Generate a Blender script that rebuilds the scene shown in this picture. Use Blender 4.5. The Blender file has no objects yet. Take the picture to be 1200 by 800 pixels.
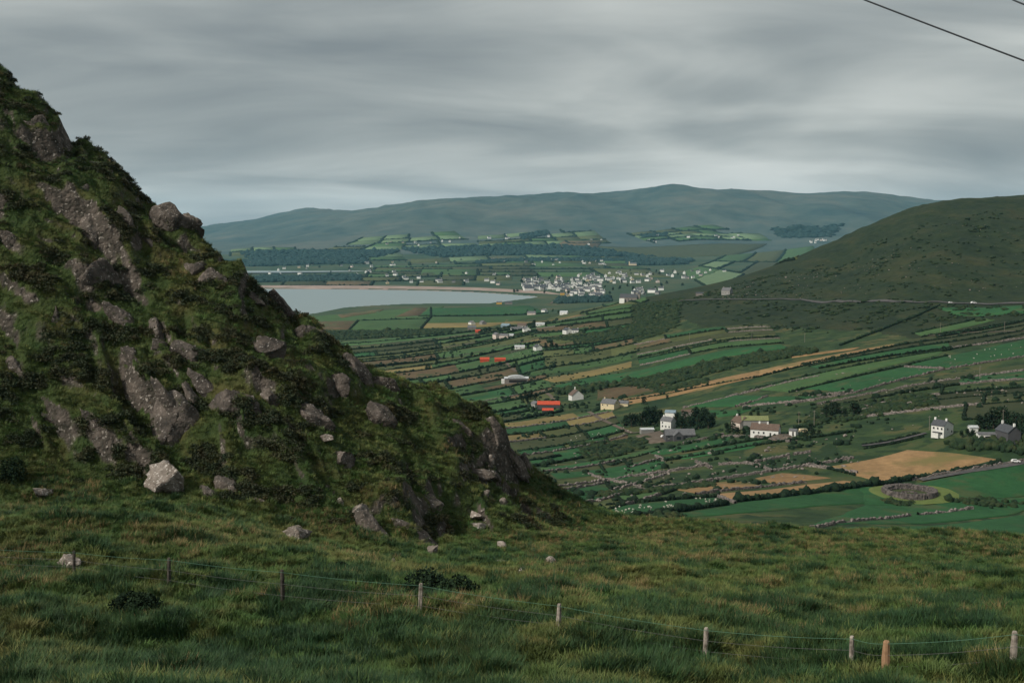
import bpy, bmesh, math, random
import numpy as np
from mathutils import Vector, Matrix

R = math.radians
rng = np.random.default_rng(7)
random.seed(7)
S = bpy.context.scene
COL = S.collection

# ------------------------------------------------------------------ camera
F, CX, CY, HOR, ZC = 1400.0, 600.0, 400.0, 275.0, 210.0      # photograph is 1200 x 800; eye 210 m above the sea
PITCH = math.atan((CY - HOR) / F)
cam = bpy.data.cameras.new('camera')
cam.sensor_width = 36.0
cam.lens = 36.0 * F / 1200.0
cam.clip_start = 0.5
cam.clip_end = 60000.0
cam_o = bpy.data.objects.new('camera', cam)
COL.objects.link(cam_o)
cam_o.location = (0, 0, ZC)
cam_o.rotation_euler = (math.pi / 2 - PITCH, 0, 0)
S.camera = cam_o

# ------------------------------------------------------------------ light
SUN_EL, SUN_AZ = 40.0, -124.0        # azimuth clockwise from the view direction (+Y)
world = bpy.data.worlds.new('World')
S.world = world
world.use_nodes = True
def build_world():
    nt = world.node_tree
    for n in list(nt.nodes): nt.nodes.remove(n)
    N = nt.nodes.new; L = nt.links.new
    out = N('ShaderNodeOutputWorld'); bg = N('ShaderNodeBackground')
    L(bg.outputs[0], out.inputs[0])
    sky = N('ShaderNodeTexSky'); sky.sky_type = 'NISHITA'; sky.sun_disc = False
    sky.sun_elevation = R(SUN_EL); sky.sun_rotation = R(SUN_AZ); sky.air_density = 1.5; sky.dust_density = 3.0
    tc = N('ShaderNodeTexCoord'); sep = N('ShaderNodeSeparateXYZ'); L(tc.outputs['Generated'], sep.inputs[0])
    # project the view direction on a flat cloud deck
    ab = N('ShaderNodeMath'); ab.operation = 'ABSOLUTE'; L(sep.outputs[2], ab.inputs[0])
    ad = N('ShaderNodeMath'); ad.operation = 'ADD'; L(ab.outputs[0], ad.inputs[0]); ad.inputs[1].default_value = 0.2
    dx = N('ShaderNodeMath'); dx.operation = 'DIVIDE'; L(sep.outputs[0], dx.inputs[0]); L(ad.outputs[0], dx.inputs[1])
    dy = N('ShaderNodeMath'); dy.operation = 'DIVIDE'; L(sep.outputs[1], dy.inputs[0]); L(ad.outputs[0], dy.inputs[1])
    cb = N('ShaderNodeCombineXYZ'); L(dx.outputs[0], cb.inputs[0]); L(dy.outputs[0], cb.inputs[1])
    def noise(scale, detail, dist, off, sx=1.0, sy=1.0):
        mp = N('ShaderNodeMapping'); mp.inputs['Location'].default_value = off
        mp.inputs['Scale'].default_value = (sx, sy, 1); mp.inputs['Rotation'].default_value = (0, 0, R(-14))
        L(cb.outputs[0], mp.inputs[0])
        n = N('ShaderNodeTexNoise'); n.inputs['Scale'].default_value = scale; n.inputs['Detail'].default_value = detail
        n.inputs['Distortion'].default_value = dist; n.inputs['Roughness'].default_value = 0.5
        L(mp.outputs[0], n.inputs['Vector']); return n
    n1 = noise(0.75, 3, 0.4, (3.1, 1.7, 0)); n2 = noise(1.9, 6, 0.5, (0.4, 7.2, 0), 0.55, 1.0)
    mx = N('ShaderNodeMix'); mx.data_type = 'FLOAT'; mx.inputs[0].default_value = 0.46
    L(n1.outputs['Fac'], mx.inputs[2]); L(n2.outputs['Fac'], mx.inputs[3])
    ramp = N('ShaderNodeValToRGB'); L(mx.outputs[0], ramp.inputs[0])
    e = ramp.color_ramp.elements
    e[0].position = 0.34; e[0].color = (0.235, 0.262, 0.275, 1)
    e[1].position = 0.64; e[1].color = (0.70, 0.72, 0.69, 1)
    m = e.new(0.45); m.color = (0.365, 0.392, 0.39, 1)
    m = e.new(0.54); m.color = (0.515, 0.54, 0.522, 1)
    sc = N('ShaderNodeVectorMath'); sc.operation = 'SCALE'; L(sky.outputs[0], sc.inputs[0]); sc.inputs['Scale'].default_value = 0.07
    mc = N('ShaderNodeMix'); mc.data_type = 'RGBA'; mc.inputs[0].default_value = 0.93
    L(sc.outputs[0], mc.inputs[6]); L(ramp.outputs[0], mc.inputs[7])
    L(mc.outputs[2], bg.inputs[0]); bg.inputs[1].default_value = 1.0
build_world()
sun = bpy.data.lights.new('sun', 'SUN')
sun.energy = 4.2; sun.angle = R(6); sun.color = (1.0, 0.93, 0.82)
sun_o = bpy.data.objects.new('sun', sun); COL.objects.link(sun_o)
sd = Vector((math.sin(R(SUN_AZ)) * math.cos(R(SUN_EL)), math.cos(R(SUN_AZ)) * math.cos(R(SUN_EL)), math.sin(R(SUN_EL))))
sun_o.rotation_euler = sd.to_track_quat('Z', 'Y').to_euler()
S.view_settings.view_transform = 'Standard'; S.view_settings.look = 'None'
S.view_settings.exposure = 0.0; S.view_settings.gamma = 1.0; S.view_settings.use_curve_mapping = False
S.cycles.use_denoising = True
S.cycles.max_bounces = 6; S.cycles.diffuse_bounces = 3; S.cycles.volume_bounces = 1; S.cycles.transparent_max_bounces = 8

# ------------------------------------------------------------------ maths helpers
def perlin(x, y, seed=0):
    x = np.asarray(x, float); y = np.asarray(y, float)
    xi = np.floor(x); yi = np.floor(y); fx = x - xi; fy = y - yi
    xi = xi.astype(np.int64); yi = yi.astype(np.int64)
    def g(ix, iy, dx, dy):
        h = (ix * 374761393 + iy * 668265263 + seed * 974634711) & 0xffffffff
        h = ((h ^ (h >> 13)) * 1274126177) & 0xffffffff
        h = h ^ (h >> 16)
        a = (h & 0xffff) * (2 * math.pi / 65536.0)
        return np.cos(a) * dx + np.sin(a) * dy
    u = fx * fx * fx * (fx * (fx * 6 - 15) + 10); v = fy * fy * fy * (fy * (fy * 6 - 15) + 10)
    a = g(xi, yi, fx, fy); b = g(xi + 1, yi, fx - 1, fy); c = g(xi, yi + 1, fx, fy - 1); d = g(xi + 1, yi + 1, fx - 1, fy - 1)
    return ((a + (b - a) * u) + ((c + (d - c) * u) - (a + (b - a) * u)) * v) * 1.5
def fbm(x, y, seed=0, octv=4, gain=0.5):
    s = 0; a = 1.0; t = 0
    for k in range(octv):
        s = s + a * perlin(x * 2 ** k, y * 2 ** k, seed + 17 * k); t += a; a *= gain
    return s / t
def sstep(a, b, x):
    t = np.clip((x - a) / (b - a), 0, 1); return t * t * (3 - 2 * t)

class TPS:
    def __init__(s, P, V, lam=1e-5):
        P = np.array(P, float); V = np.array(V, float); n = len(P)
        s.P = P
        K = s.k(P, P) + lam * np.eye(n)
        A = np.zeros((n + 3, n + 3)); A[:n, :n] = K; A[:n, n] = 1; A[:n, n + 1:] = P; A[n, :n] = 1; A[n + 1:, :n] = P.T
        b = np.zeros(n + 3); b[:n] = V
        s.w = np.linalg.solve(A, b)
    def k(s, A, B):
        d2 = (A[:, None, 0] - B[None, :, 0]) ** 2 + (A[:, None, 1] - B[None, :, 1]) ** 2
        return 0.5 * d2 * np.log(d2 + 1e-12)
    def __call__(s, x, y):
        x = np.asarray(x, float); sh = x.shape
        Q = np.stack([x.ravel(), np.asarray(y, float).ravel()], 1); o = np.empty(len(Q)); n = len(s.P)
        for i in range(0, len(Q), 40000):
            q = Q[i:i + 40000]
            o[i:i + 40000] = s.k(q, s.P) @ s.w[:n] + s.w[n] + q @ s.w[n + 1:]
        return o.reshape(sh)

def ray(px, py):
    "direction through a point of the photograph, per metre of depth along +Y"
    a = (px - CX) / F; b = -(py - CY) / F
    y = math.cos(PITCH) + b * math.sin(PITCH); z = -math.sin(PITCH) + b * math.cos(PITCH)
    return a / y, z / y
def at(px, py, d):
    u, q = ray(px, py); return np.array([u * d, d, ZC + q * d])

# ------------------------------------------------------------------ land: the near hillside (surveyed points, spline between them)
nearpts = []; nearw = []
def npt(px, py, d, w): nearpts.append(at(px, py, d)); nearw.append(w)
def nxyz(x, y, z, w=0.0): nearpts.append(np.array([x, y, ZC + z])); nearw.append(w)
for x, y, z in [(0, 0, -1.75), (0, 8, -3.9), (0, 16, -7.2), (0, 24, -10.2), (-20, 0, -1.2), (25, 0, -2.4), (-30, 15, -6), (25, 14, -7.2),
                (0, -20, 0), (-40, -20, 1), (40, -20, -1), (-14, 26, -10.6), (15, 26, -10.9), (60, 10, -8), (-60, 15, -4)]: nxyz(x, y, z)
for a in [(0, 800, 37), (250, 800, 35), (500, 800, 34), (750, 800, 33), (1000, 800, 31), (1200, 800, 30), (1350, 800, 29),
          (87, 674, 56), (199, 692, 50), (332, 712, 46), (491, 724, 43), (655, 747, 39), (827, 778, 35.5),
          (-150, 640, 66), (0, 600, 76), (200, 603, 75), (350, 645, 70), (500, 668, 71), (600, 655, 84), (700, 640, 92), (700, 680, 66),
          (900, 655, 90), (900, 700, 60), (1100, 665, 86), (1100, 720, 52), (1200, 700, 57), (600, 690, 62), (1350, 690, 54), (1350, 660, 80),
          (690, 603, 121), (760, 612, 118), (830, 614, 120), (900, 624, 116), (1000, 624, 117), (1100, 625, 112), (1200, 640, 102), (1350, 640, 98)]:
    npt(*a, 0.0)
for a in [(-150, 570, 90), (0, 562, 86), (100, 570, 87), (200, 582, 86), (300, 600, 85), (350, 620, 84), (430, 645, 83), (500, 653, 84), (560, 645, 92), (640, 622, 108)]:
    npt(*a, 0.35)
crest = [(-150, -40, 124), (0, 96, 120), (60, 150, 119), (120, 200, 118), (180, 238, 117), (240, 284, 115), (300, 334, 112), (340, 378, 110), (380, 408, 110),
         (420, 440, 111), (450, 463, 112), (500, 474, 114), (560, 494, 116), (590, 526, 117), (620, 560, 119), (655, 586, 120)]
for a in crest: npt(*a, 1.0 if a[0] < 610 else 0.5)
for a in [(0, 420, 96), (0, 260, 107), (150, 460, 96), (150, 340, 106), (300, 490, 95), (300, 410, 103), (420, 550, 95), (420, 495, 103),
          (520, 580, 100), (520, 520, 109), (600, 595, 113), (-150, 400, 98), (-150, 180, 110)]: npt(*a, 1.0)
for a in crest:
    p = at(*a)
    for dd, dz in ((22, 9 if a[0] < 400 else 7), (60, 34), (130, 82)):
        nearpts.append(np.array([p[0] * (1 + dd / a[2]), p[1] + dd, p[2] - dz])); nearw.append(0.6)
for px, py, d in [(690, 603, 121), (830, 614, 120), (1000, 624, 117), (1200, 640, 102), (1350, 640, 98)]:
    p = at(px, py, d)
    for dd, dz in ((20, 7.5), (60, 27), (140, 66), (230, 110)):
        nearpts.append(np.array([p[0] * (1 + dd / d), p[1] + dd, p[2] - dz])); nearw.append(0)
NP = np.array(nearpts)
T_near = TPS(NP[:, :2] / 100, NP[:, 2])
T_crag = TPS(NP[:, :2] / 100, np.array(nearw), 1e-3)

def near_base(x, y): return T_near(np.asarray(x) / 100, np.asarray(y) / 100)
def crag_w(x, y): return sstep(0.25, 0.75, T_crag(np.asarray(x) / 100, np.asarray(y) / 100) + 0.12 * fbm(np.asarray(x) / 9, np.asarray(y) / 9, 5, 3))
def near_z(x, y):
    x = np.asarray(x, float); y = np.asarray(y, float)
    zb = near_base(x, y); w = crag_w(x, y)
    hum = 0.55 * fbm(x / 4.2, y / 4.2, 11, 3) + 0.42 * np.abs(perlin(x / 1.7, y / 1.7, 12)) + 0.16 * np.abs(perlin(x / 0.7, y / 0.7, 14)) + 0.55 * fbm(x / 14, y / 14, 13, 2)
    # the crag: tilted beds that run down to the right, with ledges, hollows and lumps
    zr = zb - ZC
    t = zr * 0.78 + x * 0.55 + 2.2 * fbm(x / 11, y / 11, 21, 3); s = x * 0.8 - zr * 0.45 + y * 0.25
    a = t / 4.3 + 0.55 * perlin(s / 10, t / 9, 22); saw = a - np.floor(a)
    ledge = np.where(saw < 0.25, saw / 0.25, (1 - saw) / 0.75)
    a2 = t / 1.6 + 0.6 * perlin(s / 4, t / 4, 24); saw2 = a2 - np.floor(a2)
    ledge2 = np.where(saw2 < 0.3, saw2 / 0.3, (1 - saw2) / 0.7)
    m1 = sstep(-0.35, 0.45, fbm(s / 13, t / 7, 25, 3)); m2 = sstep(-0.3, 0.4, fbm(s / 5, t / 4, 26, 2))
    cr = 3.9 * (ledge - 0.5) * m1 + 1.2 * (ledge2 - 0.5) * m2 + 2.0 * fbm(s / 6, t / 4, 27, 4) + 0.75 * np.abs(fbm(x / 1.9, y / 1.9, 28, 2))
    return zb + hum * (1 - 0.6 * w) + cr * w

# ------------------------------------------------------------------ land: valley, bay shore and mountains
fp = []; fq = []
def fpix(px, py, d): u, q = ray(px, py); fp.append((u, d)); fq.append(q)
def fz(px, d, z): fp.append(((px - CX) / F * 1.0, d)); fq.append((z - ZC) / d)
for px in (200, 450, 700, 950, 1200, 1400): fpix(px, 692, 300)
for a in [(740, 612, 430), (1000, 625, 400), (1200, 640, 380), (1400, 640, 380), (500, 605, 450), (200, 605, 450),
          (700, 590, 520), (900, 575, 540), (1070, 580, 540), (1200, 572, 550), (1400, 560, 560), (500, 560, 560),
          (790, 510, 780), (895, 505, 720), (1104, 505, 640), (1200, 500, 620), (1400, 490, 600), (600, 500, 900), (400, 500, 900), (200, 500, 900),
          (675, 463, 1100), (950, 450, 880), (1200, 450, 750), (1400, 440, 720), (750, 430, 1250), (600, 445, 1317), (500, 440, 1450), (500, 420, 1690), (400, 430, 1600), (200, 430, 1600),
          (850, 400, 1250), (950, 400, 1150), (1050, 400, 1050), (1200, 400, 950), (1400, 390, 900), (800, 380, 1500), (700, 390, 1700), (600, 400, 1800),
          (850, 350, 1700), (1000, 352, 1450), (1140, 355, 1260), (1200, 354, 1200), (1400, 345, 1150), (740, 354, 2000),
          (1200, 232, 2000), (1120, 236, 2060), (1080, 241, 2100), (1020, 264, 2200), (960, 291, 2300), (900, 315, 2350), (860, 329, 2400), (800, 344, 2450), (1400, 222, 1900),
          (1100, 300, 1550), (1200, 300, 1480), (1000, 310, 1800), (1400, 290, 1450),
          (300, 290, 8800), (450, 290, 8800), (600, 288, 8800), (750, 290, 9000), (900, 285, 9200), (1050, 280, 9500), (1250, 275, 9500),
          (450, 263, 10300), (600, 260, 10300), (750, 258, 10400), (900, 252, 10600), (1000, 247, 10800),
          (300, 283, 11000), (350, 267, 11500), (400, 254, 12000), (450, 245, 12000), (480, 240, 12000), (545, 235, 12000), (640, 231, 12000), (700, 228, 12200),
          (780, 219, 12300), (860, 225, 12300), (960, 227, 12400), (1020, 227, 12500), (1060, 233, 12500), (1100, 238, 12500), (1200, 238, 12500), (1400, 240, 12500),
          (100, 285, 11500), (200, 284, 11500), (100, 291, 8800), (240, 267, 14500), (300, 259, 15000), (362, 244, 15000), (400, 255, 15000), (150, 270, 15000)]: fpix(*a)
for a in [(1000, 3200, 70), (1200, 3200, 120), (860, 3200, 35), (1400, 3200, 140),
          (400, 2480, 14), (420, 2270, 19), (520, 2507, 20), (640, 2520, 30), (580, 3450, 5), (480, 3400, 5), (400, 3150, 5), (350, 2750, 8), (250, 2700, 8), (100, 2500, 12), (700, 2700, 40),
          (660, 3400, 12), (700, 3500, 18), (330, 4900, 3), (500, 4800, 4), (600, 4500, 5), (700, 4351, 9), (760, 4351, 14), (850, 4300, 22), (1000, 4300, 32), (1250, 4300, 45), (100, 4900, 3),
          (300, 5460, 6), (500, 5460, 7), (700, 5460, 15), (850, 5460, 22), (1100, 5460, 45), (300, 6475, 6), (500, 6475, 18), (700, 6475, 25), (900, 6475, 44), (1100, 6475, 60), (100, 6475, 6),
          (300, 7933, 40), (500, 7933, 45), (700, 7933, 45), (900, 7933, 65), (1100, 7933, 80), (100, 7933, 40),
          (500, 15500, 330), (650, 15500, 400), (800, 15500, 420), (1000, 15500, 400), (1250, 15500, 350), (100, 18500, 150), (400, 18500, 150), (700, 18500, 150), (1000, 18500, 150), (1300, 18500, 150)]: fz(*a)
FP = np.array(fp)
T_far = TPS(np.stack([FP[:, 0] * 3, np.log(FP[:, 1])], 1), np.array(fq), 1e-6)

def inside(P, x, y):
    x = np.asarray(x, float); y = np.asarray(y, float); c = np.zeros(x.shape, bool); n = len(P)
    for i in range(n):
        x1, y1 = P[i]; x2, y2 = P[i - 1]
        k = ((y1 > y) != (y2 > y)) & (x < (x2 - x1) * (y - y1) / (y2 - y1 + 1e-9) + x1); c ^= k
    return c
def edge_dist(P, x, y):
    d = np.full(np.shape(x), 1e9); n = len(P)
    for i in range(n):
        a = P[i - 1]; b = P[i]; ab = b - a
        t = np.clip(((x - a[0]) * ab[0] + (y - a[1]) * ab[1]) / (ab @ ab + 1e-9), 0, 1)
        d = np.minimum(d, np.hypot(x - a[0] - t * ab[0], y - a[1] - t * ab[1]))
    return d
def sea_pt(px, py):
    u, q = ray(px, py); d = -ZC / q; return (u * d, d)
bay_px = [(300, 398), (335, 379), (350, 372), (378, 367), (403, 361.5), (430, 359.5), (470, 357.5), (520, 356.5), (575, 356.5), (600, 353.5), (622, 351), (634, 348.7),
          (628, 347), (600, 344.8), (560, 342.3), (500, 340.3), (420, 338.8), (330, 338.2), (250, 338), (60, 338), (-150, 342), (-150, 420)]
BAY = np.array([sea_pt(*p) for p in bay_px])
def far_z(x, y):
    x = np.asarray(x, float); y = np.asarray(y, float); d = np.maximum(y, 120)
    u = x / d
    z = ZC + d * T_far(u * 3, np.log(d))
    hill = sstep(0.17, 0.30, u) * sstep(1050, 1500, d) * (1 - sstep(3000, 3800, d))
    z = z + hill * (9 * fbm(x / 160 - y / 420, y / 300, 31, 4) + 5.0 * (0.5 - np.abs(fbm(x / 55 + y / 130, y / 120, 36, 3))) + 2.6 * fbm(x / 26, y / 40, 32, 3))
    z = z + (1 - hill) * 0.35 * fbm(x / 45, y / 45, 33, 2) * (1 - sstep(1500, 3000, d))
    mt = sstep(8300, 10500, d)
    rg = 1 - 2 * np.abs(fbm(x / 1500, y / 2600, 34, 4))
    z = z + mt * (70 * (rg - 0.55) + 22 * fbm(x / 420, y / 700, 35, 3)) * sstep(0, 350, z)
    k = inside(BAY, x, y)
    if np.any(k):
        z = np.array(z); dd = edge_dist(BAY, x[k], y[k]); z[k] = np.minimum(z[k], -0.6 - np.minimum(dd * 0.05, 20))
    return z
def ground(x, y): return np.maximum(near_z(x, y), far_z(x, y))

_DF = np.exp(np.linspace(math.log(330), math.log(16000), 800)); _DN = np.linspace(26, 135, 1400)
def hit(px, py):
    "where the sight line through a point of the photograph meets the valley or the mountains"
    u, q = ray(px, py)
    lo = 330.0
    h = far_z(u * _DF, _DF) - (ZC + q * _DF)
    i = np.argmax(h > 0) if np.any(h > 0) else len(_DF) - 1
    d = _DF[i]
    if i > 0 and h[i] > h[i - 1]: d = _DF[i - 1] + (_DF[i] - _DF[i - 1]) * (-h[i - 1]) / (h[i] - h[i - 1])
    return np.array([u * d, d, float(far_z(np.array([u * d]), np.array([d]))[0])])
def hitn(px, py):
    u, q = ray(px, py)
    h = near_z(u * _DN, _DN) - (ZC + q * _DN)
    i = np.argmax(h > 0) if np.any(h > 0) else len(_DN) - 1
    d = _DN[i]; return np.array([u * d, d, float(near_z(np.array([u * d]), np.array([d]))[0])])

# ------------------------------------------------------------------ materials
MATS = {}
def ncolor(nt, pos_out, scale, colors, detail=4, rough=0.55, dist=0.0, lo=0.32, hi=0.68):
    n = nt.nodes.new('ShaderNodeTexNoise'); n.inputs['Scale'].default_value = scale; n.inputs['Detail'].default_value = detail
    n.inputs['Roughness'].default_value = rough; n.inputs['Distortion'].default_value = dist
    nt.links.new(pos_out, n.inputs['Vector'])
    r = nt.nodes.new('ShaderNodeValToRGB'); nt.links.new(n.outputs['Fac'], r.inputs[0])
    e = r.color_ramp.elements; k = len(colors)
    while len(e) < k: e.new(0.5)
    for i, c in enumerate(colors):
        e[i].position = lo + (hi - lo) * i / max(1, k - 1); e[i].color = (*c, 1)
    return r.outputs[0]
def mixc(nt, fac, a, b, mode='MIX'):
    m = nt.nodes.new('ShaderNodeMix'); m.data_type = 'RGBA'; m.blend_type = mode
    for s, v in ((0, fac), (6, a), (7, b)):
        if isinstance(v, bpy.types.NodeSocket): nt.links.new(v, m.inputs[s])
        elif s == 0: m.inputs[0].default_value = v
        else: m.inputs[s].default_value = (*v, 1)
    return m.outputs[2]
def new_mat(name, rough=0.95, spec=0.15):
    m = bpy.data.materials.new(name); m.use_nodes = True; nt = m.node_tree
    b = nt.nodes['Principled BSDF']; b.inputs['Roughness'].default_value = rough; b.inputs['Specular IOR Level'].default_value = spec
    g = nt.nodes.new('ShaderNodeNewGeometry'); MATS[name] = m
    return m, nt, b, g
def vary(nt, col, amt):
    "each object a little lighter or darker than the next"
    oi = nt.nodes.new('ShaderNodeObjectInfo'); mr = nt.nodes.new('ShaderNodeMapRange')
    mr.inputs['To Min'].default_value = 1 - amt; mr.inputs['To Max'].default_value = 1 + amt
    nt.links.new(oi.outputs['Random'], mr.inputs['Value'])
    v = nt.nodes.new('ShaderNodeVectorMath'); v.operation = 'SCALE'; nt.links.new(col, v.inputs[0]); nt.links.new(mr.outputs[0], v.inputs['Scale'])
    return v.outputs[0]
def bump(nt, b, pos, scale, strength, dist, detail=4):
    n = nt.nodes.new('ShaderNodeTexNoise'); n.inputs['Scale'].default_value = scale; n.inputs['Detail'].default_value = detail
    nt.links.new(pos, n.inputs['Vector'])
    bp = nt.nodes.new('ShaderNodeBump'); bp.inputs['Strength'].default_value = strength; bp.inputs['Distance'].default_value = dist
    nt.links.new(n.outputs['Fac'], bp.inputs['Height']); nt.links.new(bp.outputs[0], b.inputs['Normal'])
def simple(name, colors, scale=0.5, rough=0.95, var=0.0, bmp=None, spec=0.15, detail=4, second=None):
    m, nt, b, g = new_mat(name, rough, spec); pos = g.outputs['Position']
    c = ncolor(nt, pos, scale, colors, detail) if len(colors) > 1 else None
    if c is None:
        rgb = nt.nodes.new('ShaderNodeRGB'); rgb.outputs[0].default_value = (*colors[0], 1); c = rgb.outputs[0]
    if second: c = mixc(nt, ncolor(nt, pos, second[0], [(0, 0, 0), (1, 1, 1)], 3, lo=second[2], hi=second[3]), c, second[1])
    if var: c = vary(nt, c, var)
    nt.links.new(c, b.inputs['Base Color'])
    if bmp: bump(nt, b, pos, *bmp)
    return m

# ------------------------------------------------------------------ object helpers
def tag(o, label=None, cat=None, group=None, kind=None):
    if label: o['label'] = label
    if cat: o['category'] = cat
    if group: o['group'] = group
    if kind: o['kind'] = kind
    return o
def link(name, me, mat=None, parent=None):
    o = bpy.data.objects.new(name, me)
    if mat is not None and len(me.materials) == 0:
        for m in (mat if isinstance(mat, (list, tuple)) else [mat]): me.materials.append(MATS[m] if isinstance(m, str) else m)
    COL.objects.link(o)
    if parent: o.parent = parent
    return o
def empty(name, loc=(0, 0, 0), rz=0.0):
    o = bpy.data.objects.new(name, None); COL.objects.link(o); o.location = loc; o.rotation_euler = (0, 0, rz); o.empty_display_size = 0.3
    return o
def npmesh(name, V, quads=None, tris=None, smooth=True):
    me = bpy.data.meshes.new(name); V = np.asarray(V, np.float32)
    nq = 0 if quads is None else len(quads); n3 = 0 if tris is None else len(tris)
    me.vertices.add(len(V)); me.vertices.foreach_set('co', V.ravel())
    idx = np.concatenate(([np.asarray(quads, np.int32).ravel()] if nq else []) + ([np.asarray(tris, np.int32).ravel()] if n3 else []))
    me.loops.add(len(idx)); me.loops.foreach_set('vertex_index', idx)
    tot = np.concatenate([np.full(nq, 4, np.int32), np.full(n3, 3, np.int32)]); st = np.concatenate([[0], np.cumsum(tot)[:-1]]).astype(np.int32)
    me.polygons.add(nq + n3); me.polygons.foreach_set('loop_start', st); me.polygons.foreach_set('loop_total', tot)
    me.polygons.foreach_set('use_smooth', np.full(nq + n3, smooth))
    me.update(); me.validate(); return me
def grid_quads(nr, nc):
    i = np.arange(nr * nc).reshape(nr, nc)
    return np.stack([i[:-1, :-1], i[:-1, 1:], i[1:, 1:], i[1:, :-1]], -1).reshape(-1, 4)

# ------------------------------------------------------------------ land materials
def land_materials():
    # near hillside: turf with bare rock where it is too steep to hold soil
    m, nt, b, g = new_mat('turf'); pos = g.outputs['Position']
    c1 = ncolor(nt, pos, 0.22, [(0.020, 0.042, 0.012), (0.040, 0.056, 0.016), (0.10, 0.078, 0.030)], 5)
    c2 = ncolor(nt, pos, 2.2, [(0.014, 0.026, 0.009), (0.040, 0.058, 0.018)], 4)
    c = mixc(nt, 0.5, c1, c2)
    rock = mixc(nt, ncolor(nt, pos, 3.0, [(0, 0, 0), (1, 1, 1)], 6, lo=0.58, hi=0.66), ncolor(nt, pos, 0.8, [(0.022, 0.022, 0.016), (0.060, 0.052, 0.044), (0.11, 0.092, 0.078)], 6), (0.26, 0.235, 0.21))
    sep = nt.nodes.new('ShaderNodeSeparateXYZ'); nt.links.new(g.outputs['Normal'], sep.inputs[0])
    mr = nt.nodes.new('ShaderNodeMapRange'); nt.links.new(sep.outputs[2], mr.inputs['Value'])
    mr.inputs['From Min'].default_value = 0.57; mr.inputs['From Max'].default_value = 0.47
    nt.links.new(mixc(nt, mr.outputs[0], c, rock), b.inputs['Base Color'])
    bump(nt, b, pos, 2.2, 0.9, 0.7, 8)
    simple('valley_turf', [(0.012, 0.030, 0.013), (0.032, 0.056, 0.020), (0.074, 0.070, 0.030)], 0.03, bmp=(0.35, 0.6, 1.2), detail=7, second=(0.09, (0.016, 0.034, 0.014), 0.50, 0.58))
    # right-hand hill: rough grass, bracken and heather in streaks down the slope
    m, nt, b, g = new_mat('hill_heath'); pos = g.outputs['Position']
    mp = nt.nodes.new('ShaderNodeMapping'); mp.inputs['Scale'].default_value = (1, 0.35, 1.5); mp.inputs['Rotation'].default_value = (0, 0, R(28)); nt.links.new(pos, mp.inputs[0])
    c1 = ncolor(nt, mp.outputs[0], 0.020, [(0.006, 0.016, 0.008), (0.014, 0.028, 0.011), (0.046, 0.045, 0.018)], 8, 0.62)
    c2 = ncolor(nt, mp.outputs[0], 0.11, [(0.004, 0.012, 0.007), (0.032, 0.042, 0.017)], 6, 0.6)
    nt.links.new(mixc(nt, 0.5, c1, c2), b.inputs['Base Color']); bump(nt, b, pos, 0.12, 0.8, 4.0, 7)
    m, nt, b, g = new_mat('plain_turf'); pos = g.outputs['Position']
    c1 = ncolor(nt, pos, 0.004, [(0.016, 0.040, 0.026), (0.034, 0.060, 0.030), (0.075, 0.078, 0.042)], 9, 0.65)
    nt.links.new(c1, b.inputs['Base Color'])
    m, nt, b, g = new_mat('hazy_mountain_heath'); pos = g.outputs['Position']  # heath tones lightened and blued to carry part of the distance haze
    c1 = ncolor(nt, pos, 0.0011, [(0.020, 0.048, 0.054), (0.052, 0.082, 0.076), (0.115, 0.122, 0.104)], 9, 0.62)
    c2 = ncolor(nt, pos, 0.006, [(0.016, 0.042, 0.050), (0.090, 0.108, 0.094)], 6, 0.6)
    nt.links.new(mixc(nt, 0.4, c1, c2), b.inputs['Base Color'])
    m, nt, b, g = new_mat('sea_water', 0.3, 0.5); b.inputs['Base Color'].default_value = (0.20, 0.25, 0.255, 1); b.inputs['IOR'].default_value = 1.33  # pale base colour stands in for part of the reflected sky brightness
    bump(nt, b, g.outputs['Position'], 0.05, 0.7, 1.0, 6)
land_materials()

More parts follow.
